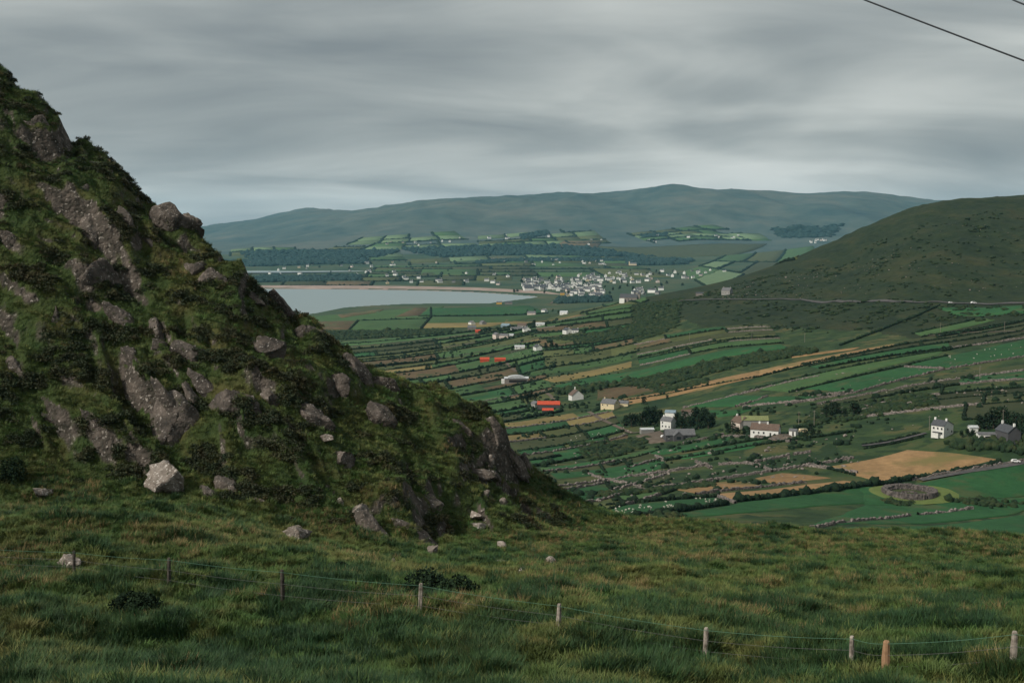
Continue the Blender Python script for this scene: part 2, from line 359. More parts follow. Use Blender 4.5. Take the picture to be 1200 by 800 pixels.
# ------------------------------------------------------------------ land meshes
def near_land():
    nc, nr = 860, 560
    u = np.linspace(-0.62, 0.62, nc)
    d = np.concatenate([np.linspace(-14, 24, 24)[:-1], np.exp(np.linspace(math.log(24), math.log(150), nr - 60)), np.linspace(152, 330, 37)])
    U, D = np.meshgrid(u, d); X = U * np.maximum(D, 24); Y = D
    Z = near_z(X, Y)
    me = npmesh('hillside', np.stack([X, Y, Z], -1).reshape(-1, 3), grid_quads(len(d), nc))
    tag(link('hillside', me, 'turf'), kind='structure')
    return X, Y, Z
NX, NY, NZ = near_land()
def far_land():
    nc = 620; u = np.linspace(-0.62, 0.66, nc)
    d = np.exp(np.linspace(math.log(230), math.log(19000), 640)); U, D = np.meshgrid(u, d); X = U * D
    Z = far_z(X, D)
    def piece(name, mat, k):
        me = npmesh(name, np.stack([X[k], D[k], Z[k]], -1).reshape(-1, 3), grid_quads(k.stop - k.start, nc))
        return me, tag(link(name, me, mat), kind='structure')
    i1 = int(np.searchsorted(d, 2900)); i2 = int(np.searchsorted(d, 8300))
    me, o = piece('valley_floor', ['valley_turf', 'hill_heath'], slice(0, i1 + 1))
    cu = (X[:i1, :-1] + X[1:i1 + 1, 1:]) / 2; cd = (D[:i1, :-1] + D[1:i1 + 1, 1:]) / 2; uu = cu / cd
    # the heath starts above the fields
    lim = np.interp(uu, [0.05, 0.10, 0.16, 0.22, 0.29, 0.35, 0.45], [2300, 1880, 1420, 1290, 1190, 1020, 900]) * (1 + 0.03 * fbm(cu / 60, cd / 60, 41, 3))
    me.polygons.foreach_set('material_index', ((uu > 0.05) & (cd > lim)).astype(np.int32).ravel())
    piece('coastal_plain', 'plain_turf', slice(i1, i2 + 1)); piece('mountain_range', 'hazy_mountain_heath', slice(i2, len(d)))
    # sea
    xs = [-9000, 2500]; V = [(-9000, 1800, 0), (1500, 1800, 0), (1500, 5300, 0), (-9000, 5300, 0)]
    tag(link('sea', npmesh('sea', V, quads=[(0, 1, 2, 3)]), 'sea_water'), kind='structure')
    V = [(-19500, -3900, -28), (19500, -3900, -28), (19500, 23800, -28), (-19500, 23800, -28)]
    tag(link('ground', npmesh('ground', V, quads=[(0, 1, 2, 3)]), 'plain_turf'), kind='structure')
far_land()
def haze_box():
    m = bpy.data.materials.new('haze'); m.use_nodes = True; nt = m.node_tree
    nt.nodes.remove(nt.nodes['Principled BSDF'])
    v = nt.nodes.new('ShaderNodeVolumePrincipled'); v.inputs['Density'].default_value = 1.6e-5; v.inputs['Color'].default_value = (0.32, 0.72, 1.0, 1); v.inputs['Anisotropy'].default_value = 0.0
    nt.links.new(v.outputs[0], nt.nodes['Material Output'].inputs['Volume'])
    x0, x1, y0, y1, z0, z1 = -20000, 20000, -4000, 24000, -30, 900
    V = [(x, y, z) for z in (z0, z1) for y in (y0, y1) for x in (x0, x1)]
    me = npmesh('haze', V, quads=[(0, 2, 3, 1), (4, 5, 7, 6), (0, 1, 5, 4), (2, 6, 7, 3), (0, 4, 6, 2), (1, 3, 7, 5)], smooth=False)
    o = link('haze', me, m); tag(o, 'thin pale blue sea haze filling the whole valley', 'haze', kind='stuff')
haze_box()

# ------------------------------------------------------------------ fields
def field_materials():
    P = {'lush': [(0.016, 0.066, 0.024), (0.026, 0.092, 0.032)], 'green': [(0.034, 0.080, 0.028), (0.056, 0.108, 0.038)],
         'olive': [(0.050, 0.066, 0.026), (0.088, 0.100, 0.036)], 'hay': [(0.17, 0.108, 0.052), (0.28, 0.175, 0.085)],
         'straw': [(0.125, 0.105, 0.044), (0.20, 0.155, 0.062)], 'brown': [(0.070, 0.052, 0.030), (0.135, 0.094, 0.050)],
         'rough': [(0.022, 0.040, 0.018), (0.058, 0.062, 0.026)], 'apron': [(0.075, 0.115, 0.032), (0.11, 0.135, 0.042)],
         'pale': [(0.085, 0.145, 0.075), (0.135, 0.190, 0.095)], 'heath': [(0.020, 0.036, 0.016), (0.044, 0.048, 0.022)]}
    for k, cols in P.items():
        m, nt, b, g = new_mat('field_' + k); pos = g.outputs['Position']
        cols = [tuple(v * 0.72 for v in cols[0]), cols[1]]; c = mixc(nt, 0.5, ncolor(nt, pos, 0.03, cols, 6, 0.6), ncolor(nt, pos, 0.25, cols, 5, 0.65))
        if k in ('hay', 'brown', 'rough', 'olive'):
            c = mixc(nt, ncolor(nt, pos, 0.045, [(0, 0, 0), (1, 1, 1)], 7, lo=0.52, hi=0.64), c, (0.042, 0.056, 0.022) if k != 'hay' else (0.12, 0.10, 0.04))
        if k in ('green', 'lush'):
            c = mixc(nt, ncolor(nt, pos, 0.05, [(0, 0, 0), (0.7, 0.7, 0.7)], 6, lo=0.56, hi=0.68), c, (0.058, 0.072, 0.030))
        nt.links.new(vary(nt, c, 0.16), b.inputs['Base Color']); bump(nt, b, pos, 0.9, 0.5, 0.5)
    simple('hedge', [(0.004, 0.011, 0.007), (0.013, 0.027, 0.012)], 0.7, var=0.25, bmp=(2.5, 0.8, 0.4))
    simple('scrub', [(0.007, 0.018, 0.010), (0.018, 0.034, 0.014), (0.036, 0.044, 0.018)], 0.16, bmp=(0.6, 0.9, 1.0), detail=6)
    simple('conifer_wood', [(0.010, 0.028, 0.028), (0.024, 0.048, 0.042)], 0.02, detail=6)
    simple('drystone', [(0.045, 0.041, 0.037), (0.12, 0.105, 0.095), (0.23, 0.195, 0.18)], 1.1, var=0.2, bmp=(2.0, 0.9, 0.3))
    simple('asphalt', [(0.05, 0.05, 0.052), (0.085, 0.08, 0.078)], 0.4)
    simple('sand', [(0.20, 0.15, 0.125), (0.30, 0.235, 0.20)], 0.02)
    simple('track', [(0.075, 0.060, 0.046), (0.125, 0.10, 0.08)], 0.3)
field_materials()
def off(d): return 0.12 + d / 4200.0
def quad_pts(c): return [hit(*p) for p in c]
def sheet(name, mat, W, extra=0.0, cell=None, jag=0.0):
    "a patch of ground cover laid on the land between four corners (world x, y)"
    W = [np.array(w[:2]) for w in W]; dm = np.mean([w[1] for w in W])
    cell = cell or max(5.0, dm / 130.0)
    ln = max(np.linalg.norm(W[0] - W[1]), np.linalg.norm(W[3] - W[2])); wd = max(np.linalg.norm(W[0] - W[3]), np.linalg.norm(W[1] - W[2]))
    n = int(np.clip(ln / cell, 4, 60)) + 1; m = int(np.clip(wd / cell, 4, 60)) + 1
    sx = np.linspace(0, 1, n); ty = np.linspace(0, 1, m); sx[1] = min(sx[1], 1.2 / ln); sx[-2] = 1 - sx[1]; ty[1] = min(ty[1], 1.2 / wd); ty[-2] = 1 - ty[1]; s, t = np.meshgrid(sx, ty); s = s[..., None]; t = t[..., None]
    P = (W[0] * (1 - s) + W[1] * s) * (1 - t) + (W[3] * (1 - s) + W[2] * s) * t
    P = P + (0.012 * max(ln, wd)) * np.stack([fbm(P[..., 0] / ln * 5, P[..., 1] / ln * 5, 51, 2), fbm(P[..., 0] / ln * 5, P[..., 1] / ln * 5, 52, 2)], -1)
    z = far_z(P[..., 0], P[..., 1]) + off(P[..., 1]) + extra
    dz = off(P[..., 1]) + extra - 0.04; e = np.zeros(z.shape, bool); e[0] = e[-1] = True; e[:, 0] = e[:, -1] = True; z = np.where(e, z - dz, z)
    V = np.concatenate([P, z[..., None]], -1).reshape(-1, 3)
    return tag(link(name, npmesh(name, V, grid_quads(m, n)), mat), kind='structure')
def hfield(kind, *c, extra=0.15): return sheet('field', 'field_' + kind, quad_pts(c), extra)

def ico(sub):
    bm = bmesh.new(); bmesh.ops.create_icosphere(bm, subdivisions=sub, radius=1.0); bm.verts.ensure_lookup_table()
    V = np.array([v.co[:] for v in bm.verts]); T = np.array([[v.index for v in f.verts] for f in bm.faces]); bm.free(); return V, T
ICO = {k: ico(k) for k in (1, 2, 3, 4)}
def blobs(C, Rad, sub=1, jit=0.28, seed=1):
    "many lumpy bush shapes in one mesh: centres C (n,3), radii Rad (n,3)"
    r = np.random.default_rng(seed); V, T = ICO[sub]; n = len(C)
    a = r.uniform(0, 6.28, n); ca, sa = np.cos(a)[:, None], np.sin(a)[:, None]
    B = V[None] * (1 + jit * r.normal(size=(n, len(V), 1)))
    X = B[..., 0] * ca - B[..., 1] * sa; Y = B[..., 0] * sa + B[..., 1] * ca
    P = np.stack([X * Rad[:, None, 0], Y * Rad[:, None, 1], B[..., 2] * Rad[:, None, 2]], -1) + C[:, None]
    return P.reshape(-1, 3), (T[None] + (np.arange(n) * len(V))[:, None, None]).reshape(-1, 3)
def polyline(P, step):
    P = np.array([p[:2] for p in P], float); out = []
    for a, b in zip(P[:-1], P[1:]):
        n = max(1, int(np.linalg.norm(b - a) / step)); out += [a + (b - a) * k / n for k in range(n)]
    out.append(P[-1]); return np.array(out)
HID = [0]
HEDGE_LABEL = 'dark green hedgerow running along the edge of a valley field'
def hedge(P, h=2.0, w=1.6, gap=0.12, label=HEDGE_LABEL, group='hedgerows between the valley fields', name='hedgerow'):
    HID[0] += 1; r = np.random.default_rng(100 + HID[0]); d = np.mean([p[1] for p in P])
    Q = polyline(P, max(0.72 * w, d / 1500.0))
    Q = Q[r.uniform(size=len(Q)) > -gap]
    if len(Q) < 2: return
    Q = Q + r.normal(0, 0.25 * w, Q.shape)
    s = np.clip(r.lognormal(0, 0.3, len(Q)), 0.75, 1.8); z = far_z(Q[:, 0], Q[:, 1]) + 0.35 * h * s + off(Q[:, 1]) * 0.5
    o = np.array([Q[0, 0], Q[0, 1], z[0]])
    C = np.stack([Q[:, 0], Q[:, 1], z], 1) - o
    V, T = blobs(C, np.stack([0.75 * w * s, 0.75 * w * s, h * 0.55 * s], 1) * np.maximum(1, d / 1700), 2 if d < 620 else 1, 0.2, HID[0])
    ob = link(name, npmesh(name, V, tris=T), 'hedge'); ob.location = o
    return tag(ob, label, 'hedge', group)
WALL_LABEL = 'rough grey dry stone wall crossing the valley fields'
def wall(P, h=1.3, w=0.95, label=WALL_LABEL, group='dry stone walls between the valley fields'):
    HID[0] += 1; r = np.random.default_rng(100 + HID[0])
    Q = polyline(P, 1.3); n = len(Q)
    if n < 3: return
    t = np.gradient(Q, axis=0); t /= np.linalg.norm(t, axis=1)[:, None] + 1e-9; nr = np.stack([-t[:, 1], t[:, 0]], 1)
    Q = Q + nr * r.normal(0, 0.12, (n, 1)); z = far_z(Q[:, 0], Q[:, 1]); o = np.array([Q[0, 0], Q[0, 1], z[0]])
    prof = [(-0.75, -0.5), (-0.6, 0.45), (-0.42, 0.95), (0.42, 1.0), (0.6, 0.5), (0.75, -0.5)]
    V = []
    hh = h * r.uniform(0.55, 1.25, n) * (1 - 0.55 * (fbm(np.arange(n) / 9.0, np.zeros(n) + HID[0], 3, 2) > 0.28))
    for a, b in prof:
        k = a * w * r.uniform(0.75, 1.3, n)
        V.append(np.stack([Q[:, 0] + nr[:, 0] * k - o[0], Q[:, 1] + nr[:, 1] * k - o[1], z + off(Q[:, 1]) * 0.6 * (b > 0) + b * hh - o[2]], 1))
    V = np.stack(V, 1).reshape(-1, 3)
    ob = link('stone_wall', npmesh('stone_wall', V, grid_quads(n, len(prof)), smooth=False), 'drystone'); ob.location = o
    return tag(ob, label, 'wall', group)
def strip_road(name, P, w, mat):
    Q = polyline(P, 4.0); t = np.gradient(Q, axis=0); t /= np.linalg.norm(t, axis=1)[:, None] + 1e-9; nr = np.stack([-t[:, 1], t[:, 0]], 1)
    V = []
    for k in (-0.5, 0.5):
        a = Q + nr * k * w; V.append(np.stack([a[:, 0], a[:, 1], far_z(a[:, 0], a[:, 1]) + off(a[:, 1]) + 0.35], 1))
    V = np.stack(V, 1).reshape(-1, 3)
    return tag(link(name, npmesh(name, V, grid_quads(len(Q), 2)), mat), kind='structure')
def canopy(name, c, h, label, cat, mat, cell, kind='stuff', rough=1.0, thr=-0.35):
    "one mass of bushes or trees that cannot be told apart: many lumps inside an outline"
    W = [p[:2] for p in quad_pts(c)]; r = np.random.default_rng(int(abs(c[0][0] * 7 + c[0][1])))
    area = 0.5 * abs(sum(W[i - 1][0] * W[i][1] - W[i][0] * W[i - 1][1] for i in range(4)))
    n = int(np.clip(area / (cell * cell) * 1.5, 20, 2600))
    s = r.uniform(0, 1, (n, 1)); t = r.uniform(0, 1, (n, 1))
    Q = (W[0] * (1 - s) + W[1] * s) * (1 - t) + (W[3] * (1 - s) + W[2] * s) * t
    Q = Q + r.normal(0, cell * 0.8, Q.shape); Q = Q[fbm(Q[:, 0] / (cell * 5), Q[:, 1] / (cell * 5), 61, 2) > thr]
    k = r.lognormal(0, 0.25, len(Q)); z = far_z(Q[:, 0], Q[:, 1]); o = np.array([Q[0, 0], Q[0, 1], z[0]])
    C = np.stack([Q[:, 0], Q[:, 1], z + 0.3 * h * k], 1) - o
    V, T = blobs(C, np.stack([cell * 0.85 * k, cell * 0.85 * k, 0.75 * h * k], 1), 1, 0.2 * rough, int(abs(c[0][0])))
    ob = link(name, npmesh(name, V, tris=T), mat); ob.location = o
    return tag(ob, label, cat, kind=kind)

def zone(TL, TR, BR, BL, n, cols, kinds, wts, hp=0.75, hh=2.0, cross=0.6, wallp=0.15, seed=0, where='in the valley'):
    r = random.Random(seed); A, B, C, D = [p[:2] for p in quad_pts((TL, TR, BR, BL))]
    def pt(s, t): return (A * (1 - s) + B * s) * (1 - t) + (D * (1 - s) + C * s) * t
    ts = [0.0]
    for k in range(n): ts.append(ts[-1] + r.uniform(0.5, 1.5))
    ts = [t / ts[-1] for t in ts]
    for k in range(n):
        t0, t1 = ts[k], ts[k + 1]; m = r.choice(cols); ss = [0.0]
        for j in range(m): ss.append(ss[-1] + r.uniform(0.5, 1.5))
        ss = [x / ss[-1] for x in ss]
        for j in range(m):
            a, b = ss[j], ss[j + 1]; q = [pt(a, t0), pt(b, t0), pt(b, t1), pt(a, t1)]
            kind = r.choices(kinds, wts)[0]
            if kind != 'none': sheet('field', 'field_' + kind, q)
            e = [pt(a, t1), pt((a + b) / 2, t1 + r.uniform(-0.006, 0.006)), pt(b, t1)]
            v = r.random()
            if v < hp: hedge(e, hh * r.uniform(0.6, 1.3), hh * 0.8 * r.uniform(0.7, 1.2), label='dark green hedgerow ' + where)
            elif v < hp + wallp: wall(e, label='low grey dry stone wall ' + where)
            if j and r.random() < cross: hedge([pt(a, t0), pt(a, t1)], hh * r.uniform(0.6, 1.1), hh * 0.7, label='dark green hedgerow ' + where)

# strips of the middle valley
MIXK = ['green', 'olive', 'rough', 'brown', 'straw', 'lush', 'none']
zone((398, 401), (625, 379), (640, 432), (450, 467), 13, [2, 3, 4], MIXK, [4, 5, 4, 3, 1.5, 1, 2], hp=0.9, hh=2.6, seed=3, where='between narrow strip fields beside the red roofed sheds and hay barn')
zone((625, 379), (742, 357), (748, 412), (640, 432), 9, [1, 2, 3], MIXK, [5, 3, 3, 1, 1, 2, 1], hp=0.85, hh=2.4, seed=5, where='between the strip fields just below the stone church')
zone((490, 467), (640, 438), (660, 482), (572, 497), 6, [2, 3], MIXK, [3, 4, 2, 4, 2, 3, 1], hp=0.8, hh=2.0, seed=8, where='around the meadows below the hay barn')
zone((572, 500), (715, 478), (742, 520), (628, 546), 7, [2, 3], MIXK, [2, 4, 4, 2, 2, 3, 1], hp=0.55, hh=1.6, wallp=0.3, seed=13, where='near the red roofed farm barn and lane')
zone((632, 548), (772, 522), (792, 574), (694, 602), 6, [2, 3], MIXK, [1, 3, 5, 0, 0, 3, 2], hp=0.25, hh=1.2, wallp=0.45, seed=21, where='in rough pasture crossed by pale walls above the grazing flock')
zone((742, 400), (900, 380), (918, 402), (750, 428), 6, [2, 3], MIXK, [3, 3, 4, 1, 0.5, 1, 4], hp=0.7, hh=1.8, wallp=0.2, seed=27, where='on rough ground at the foot of the dark hill')
zone((930, 425), (1210, 372), (1210, 395), (960, 432), 4, [2, 3], ['lush', 'heath', 'rough', 'none'], [2, 3, 3, 3], hp=0.6, hh=1.6, wallp=0.3, seed=31, where='climbing the dark hill below its road')
zone((960, 470), (1210, 425), (1210, 490), (940, 500), 6, [2, 3], ['lush', 'heath', 'rough', 'none'], [1, 4, 3, 3], hp=0.5, hh=1.4, wallp=0.4, seed=33, where='in dark pasture above the two storey white house')
zone((640, 374), (735, 352), (760, 352), (745, 360), 2, [2], ['green', 'olive'], [1, 1], seed=35, where='under the church field')
# single fields one can pick out
for a in [('green', (360, 371.5), (520, 359), (500, 376), (345, 386)), ('brown', (395, 369), (450, 362.5), (445, 366), (400, 373)), ('brown', (365, 377), (418, 376), (408, 386), (355, 386.5))]: hfield(*a, extra=0.0)
for a in [('green', (420, 376), (505, 374), (492, 385.5), (408, 386.5)), ('brown', (487, 360.5), (502, 361), (492, 370), (462, 372)), ('lush', (504, 361.5), (620, 358), (642, 366), (491, 370.5)),
          ('green', (505, 371.5), (642, 368), (600, 377), (500, 378.5)), ('straw', (500, 379), (600, 377.5), (575, 382.5), (490, 384.5)),
          ('green', (510, 413), (628, 400), (628, 405.5), (516, 421)), ('straw', (593, 375), (681, 368), (680, 371), (590, 379)), ('green', (685, 367), (742, 356.5), (733, 366), (685, 371)),
          ('olive', (637, 397), (700, 390), (700, 396), (653, 403)), ('green', (620, 393), (690, 383), (690, 387), (632, 395.5)), ('green', (613, 436), (740, 414), (740, 421), (625, 440)),
          ('straw', (630, 444), (740, 423.5), (740, 430), (650, 448)), ('lush', (650, 452), (700, 441), (716, 447), (662, 457)), ('lush', (698, 441), (915, 403.5), (926, 408), (715, 448)),
          ('brown', (700, 455), (780, 449), (772, 458), (700, 469)), ('hay', (722, 469), (890, 434), (890, 441.5), (736, 474)), ('hay', (890, 434), (1048, 403), (1053, 405), (890, 441.5)), ('hay', (925, 417), (1008, 407), (998, 410), (928, 419.5)),
          ('lush', (942, 456), (1060, 430.5), (1106, 433), (1002, 459.5)), ('lush', (1066, 427), (1205, 397), (1205, 417), (1115, 431)), ('green', (880, 456), (1106, 411), (1102, 416), (925, 459.5)),
          ('green', (1070, 390), (1152, 373), (1166, 375), (1080, 394)), ('lush', (1098, 360.5), (1205, 357.5), (1205, 367), (1120, 370)),
          ('lush', (830, 481), (882, 479.5), (866, 485.5), (842, 489)), ('lush', (800, 477), (862, 463), (898, 464.5), (864, 476.5)), ('lush', (870, 476), (900, 465), (957, 464), (938, 469)),
          ('lush', (750, 529.5), (858, 511), (850, 518.5), (770, 533.5)), ('lush', (777, 536.5), (896, 515), (882, 525), (802, 538)), ('lush', (642, 548), (710, 538), (710, 543), (644, 553)),
          ('lush', (644, 555), (754, 540.5), (754, 545.5), (652, 562)), ('lush', (663, 518.5), (717, 511), (702, 518), (671, 522.5)), ('green', (515, 456), (560, 449), (575, 462), (530, 470)), ('green', (530, 473), (592, 463), (606, 470), (553, 484)),
          ('straw', (585, 497), (672, 484), (680, 489), (600, 502)), ('hay', (786, 572.5), (862, 563), (893, 569), (815, 578)), ('hay', (884, 560.5), (915, 554.5), (974, 560), (908, 567)), ('hay', (833, 580), (990, 563.5), (1012, 566), (858, 587)),
          ('hay', (962, 548), (1062, 527.5), (1168, 538), (1034, 565.5)),
          ('lush', (870, 589), (1010, 570), (1020, 590), (740, 612)), ('lush', (1004, 571), (1205, 541), (1205, 580), (1012, 591)), ('lush', (1014, 592), (1205, 581), (1205, 597), (940, 620)), ('lush', (960, 623), (1205, 599), (1205, 650), (1000, 650)),
          ('lush', (712, 594.5), (840, 583.5), (848, 590), (728, 607))]: hfield(*a)
# far slopes and plain
def far_zone(TL, TR, BR, BL, n, cols, seed, kinds=('pale', 'green', 'olive'), wts=(5, 2, 1), hh=2.4, hp=0.6):
    r = random.Random(seed); A, B, C, D = [p[:2] for p in quad_pts((TL, TR, BR, BL))]
    pt = lambda s, t: (A * (1 - s) + B * s) * (1 - t) + (D * (1 - s) + C * s) * t
    for k in range(n):
        m = r.choice(cols); sh = r.uniform(-0.4, 0.4) / m
        for j in range(m):
            s0, s1 = max(0, (j + sh) / m), min(1, (j + 1 + sh) / m)
            q = [pt(s0, k / n), pt(s1, k / n), pt(s1, (k + 1) / n), pt(s0, (k + 1) / n)]
            if r.random() < 0.86: sheet('field', 'field_' + r.choices(kinds, wts)[0], q, extra=1.5)
            for e in ((q[0], q[3]), (q[3], q[2])):
                if r.random() < hp: hedge(list(e), hh, hh * 0.8, gap=0.3, label='thin dark hedge line on the distant farmland below the mountains', group='hedge lines on the distant farmland')
far_zone((425, 279), (532, 271), (566, 289), (380, 293), 4, [4, 5], 1)
far_zone((560, 277), (690, 265), (716, 285), (560, 290), 4, [4, 5, 6], 2)
far_zone((735, 274), (838, 264), (905, 282), (765, 285), 4, [4, 5], 3)
far_zone((370, 300), (470, 296), (480, 305), (350, 308), 2, [3], 4)
far_zone((480, 304), (740, 301), (760, 308), (480, 311), 2, [5, 6], 5, ('green', 'pale', 'olive'), (3, 2, 2))
far_zone((440, 312), (740, 309), (790, 325), (430, 322), 4, [5, 7], 6, ('green', 'olive', 'rough'), (3, 3, 2))
far_zone((340, 323), (600, 319), (600, 334), (330, 335), 3, [5, 6], 7, ('green', 'olive', 'brown', 'rough'), (3, 3, 1, 3))
far_zone((850, 300), (955, 288), (930, 305), (800, 318), 3, [3, 4], 8, ('pale', 'green', 'olive', 'rough'), (1, 3, 2, 2))
far_zone((270, 293), (370, 290), (370, 297), (270, 300), 2, [4], 9)
sheet('field', 'field_brown', quad_pts(((660, 283), (705, 283), (700, 291), (650, 290))), extra=3)
sheet('field', 'field_pale', quad_pts(((853, 274), (890, 274), (900, 280), (870, 282))), extra=4)
sheet('moor', 'field_rough', quad_pts(((700, 289), (900, 286), (860, 300), (760, 302))), extra=1)
# beach along the bay head, estuary behind it
def beach():
    ipx = [(60, 338), (330, 338.2), (420, 338.8), (500, 340.3), (560, 342.3), (600, 344.8), (628, 347), (640, 349), (634, 352)]
    opx = [(60, 336.4), (330, 336.6), (420, 336.9), (500, 337.9), (560, 339.3), (600, 341.4), (640, 344), (662, 348), (660, 352.5)]
    r0 = []
    for a, b in zip(ipx, opx):
        i = np.array(sea_pt(a[0], a[1] + 0.35)); o = np.array(sea_pt(*b))
        for k in range(6): r0.append(np.append(i + (o - i) * k / 5, 0.25 + k * 0.9 + (3.2 if k > 1 else 0)))
    tag(link('beach', npmesh('beach', np.array(r0), grid_quads(len(ipx), 6)), 'sand'), kind='structure')
    L = [(240, 319.8), (330, 319.4), (405, 318.4), (440, 317.5), (400, 317.2), (350, 317.6), (310, 317.2), (240, 317.4)]
    V = []
    for p in L: u, q = ray(*p); d = (11.5 - ZC) / q; V.append((u * d, d, 11.5))
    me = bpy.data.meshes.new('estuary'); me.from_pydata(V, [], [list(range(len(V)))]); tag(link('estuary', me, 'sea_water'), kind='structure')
beach()
# masses of wood and scrub
for c, h, cell in [(((285, 296), (470, 294), (440, 302), (300, 309)), 14, 16), (((470, 292), (690, 290), (770, 301), (520, 302)), 14, 16), (((735, 303), (812, 305), (800, 310), (740, 311)), 13, 12),
                   (((250, 306), (430, 304), (430, 309), (250, 312)), 12, 14), (((300, 325), (420, 323), (420, 329), (300, 331)), 9, 10), (((610, 276), (640, 270), (642, 274), (612, 281)), 12, 14), (((905, 268), (985, 262), (970, 278), (915, 278)), 8, 22),
                   (((655, 351), (715, 350), (712, 354), (655, 356)), 8, 7), (((752, 276), (780, 274), (780, 277), (752, 279)), 12, 12), (((560, 306), (740, 303), (740, 306), (560, 309)), 9, 12)]:
    canopy('woodland', c, h, 'far dark belt of dense woodland on the plain below the mountains', 'woodland', 'conifer_wood', cell)
for c, h, cell in [(((362, 388), (530, 386), (524, 391), (375, 399)), 3.0, 3.4), (((722, 449.5), (935, 409), (955, 414), (764, 455)), 2.4, 2.6), (((650, 458), (718, 449), (722, 453), (668, 463)), 2.6, 2.5),
                   (((764, 456), (830, 445), (830, 449), (770, 462)), 1.6, 2.2), (((672, 521), (760, 512), (748, 526), (694, 540)), 1.2, 2.0), (((640, 397), (745, 380), (760, 390), (700, 400)), 2.2, 3.0),
                   (((742, 357), (800, 350), (790, 385), (745, 402)), 1.6, 3.5), (((960, 480), (1080, 462), (1100, 474), (940, 500)), 1.6, 2.0), (((1110, 520), (1205, 512), (1205, 533), (1120, 527)), 2.4, 1.9),
                   (((1035, 586), (1080, 588), (1060, 593), (1034, 590)), 1.0, 1.0), (((1105, 588), (1150, 586), (1205, 591), (1160, 595)), 1.4, 1.3), (((700, 578), (830, 566), (836, 570), (705, 583)), 1.3, 1.5),
                   (((765, 606), (795, 603), (798, 606), (770, 610)), 1.6, 1.4)]:
    canopy('scrub', c, h, 'dark patch of gorse and bramble scrub among the valley fields', 'scrub', 'scrub', cell, thr=-0.2)
PX = lambda *p: [hit(*q) for q in p]
for p in [((645, 571), (712, 563), (735, 559), (790, 552), (828, 545)), ((690, 556), (700, 560), (714, 563), (730, 566), (752, 571)), ((832, 549), (828, 545), (815, 541.5)),
          ((715, 577), (800, 568.5), (850, 561), (900, 553), (945, 546), (1000, 537)), ((842, 545), (872, 543), (888, 545), (905, 553)), ((884, 542), (925, 534)), ((930, 533), (950, 530)),
          ((815, 579.5), (905, 569.5), (945, 565.5)), ((862, 590), (838, 581)), ((920, 624), (945, 622), (1000, 612), (1067, 605)), ((1075, 604), (1120, 599.5), (1140, 597)),
          ((1068, 563), (1100, 557.5), (1150, 548.5), (1205, 539)), ((846, 512), (880, 512), (926, 518)), ((800, 520), (848, 509)), ((945, 546), (1005, 555)), ((768, 535), (780, 540)),
          ((920, 475), (1002, 460.5), (1108, 433), (1205, 417)), ((800, 478.5), (868, 462), (960, 441)), ((862, 477), (900, 465)), ((958, 464), (1000, 459)), ((870, 477), (955, 469.5)), ((1060, 430), (1106, 432))]:
    wall(PX(*p))
for p, h in [(((862, 588), (920, 582), (965, 577), (1012, 569.5), (1067, 562)), 2.4), (((710, 592.5), (842, 582)), 1.5), (((726, 609), (850, 591)), 2.0), (((960, 547), (1002, 557)), 1.2), (((1170, 541), (1160, 546), (1070, 561)), 1.6),
             (((880, 457.5), (1108, 411), (1205, 391)), 1.5), (((722, 471), (890, 441.5), (1053, 405.5)), 1.5), (((800, 530), (900, 514)), 1.3), (((770, 541), (1000, 506)), 1.5), (((925, 460), (1060, 429), (1110, 417)), 1.3), (((985, 405), (1100, 358)), 1.8),
             (((1070, 391), (1152, 372)), 1.5), (((1080, 395), (1205, 375)), 1.5), (((409, 387), (420, 376)), 2), (((493, 386), (505, 372), (505, 361)), 2), (((491, 370.8), (642, 367)), 2), (((420, 376.3), (505, 373.5)), 2)]:
    hedge(PX(*p), h, h * 0.8, 0.08)
for p in [((1010, 521.5), (1040, 517), (1078, 508)), ((1012, 526), (1042, 521), (1082, 512))]: hedge(PX(*p), 1.0, 0.9, label='low dark hedge along the lane to the two storey white house')
strip_road('road', PX((1078, 563), (1105, 558), (1155, 549.5), (1205, 540.5)), 5.0, 'asphalt')
strip_road('road', PX((780, 353.5), (850, 351), (950, 353), (1050, 354), (1140, 356), (1205, 355.5)), 6.0, 'asphalt')
strip_road('lane', PX((1080, 394.5), (1140, 390), (1205, 388)), 4.0, 'track')
strip_road('lane', PX((636, 458), (645, 464), (652, 472)), 3.5, 'track')
strip_road('lane', PX((690, 483), (705, 492), (722, 500), (740, 508), (765, 505)), 3.5, 'track')
strip_road('lane', PX((1010, 523), (1040, 519), (1078, 510), (1085, 508)), 3.0, 'asphalt')
strip_road('lane', PX((592, 424), (600, 432), (605, 436)), 4.0, 'track')
strip_road('road', PX((645, 356), (655, 350), (660, 347)), 8.0, 'track')

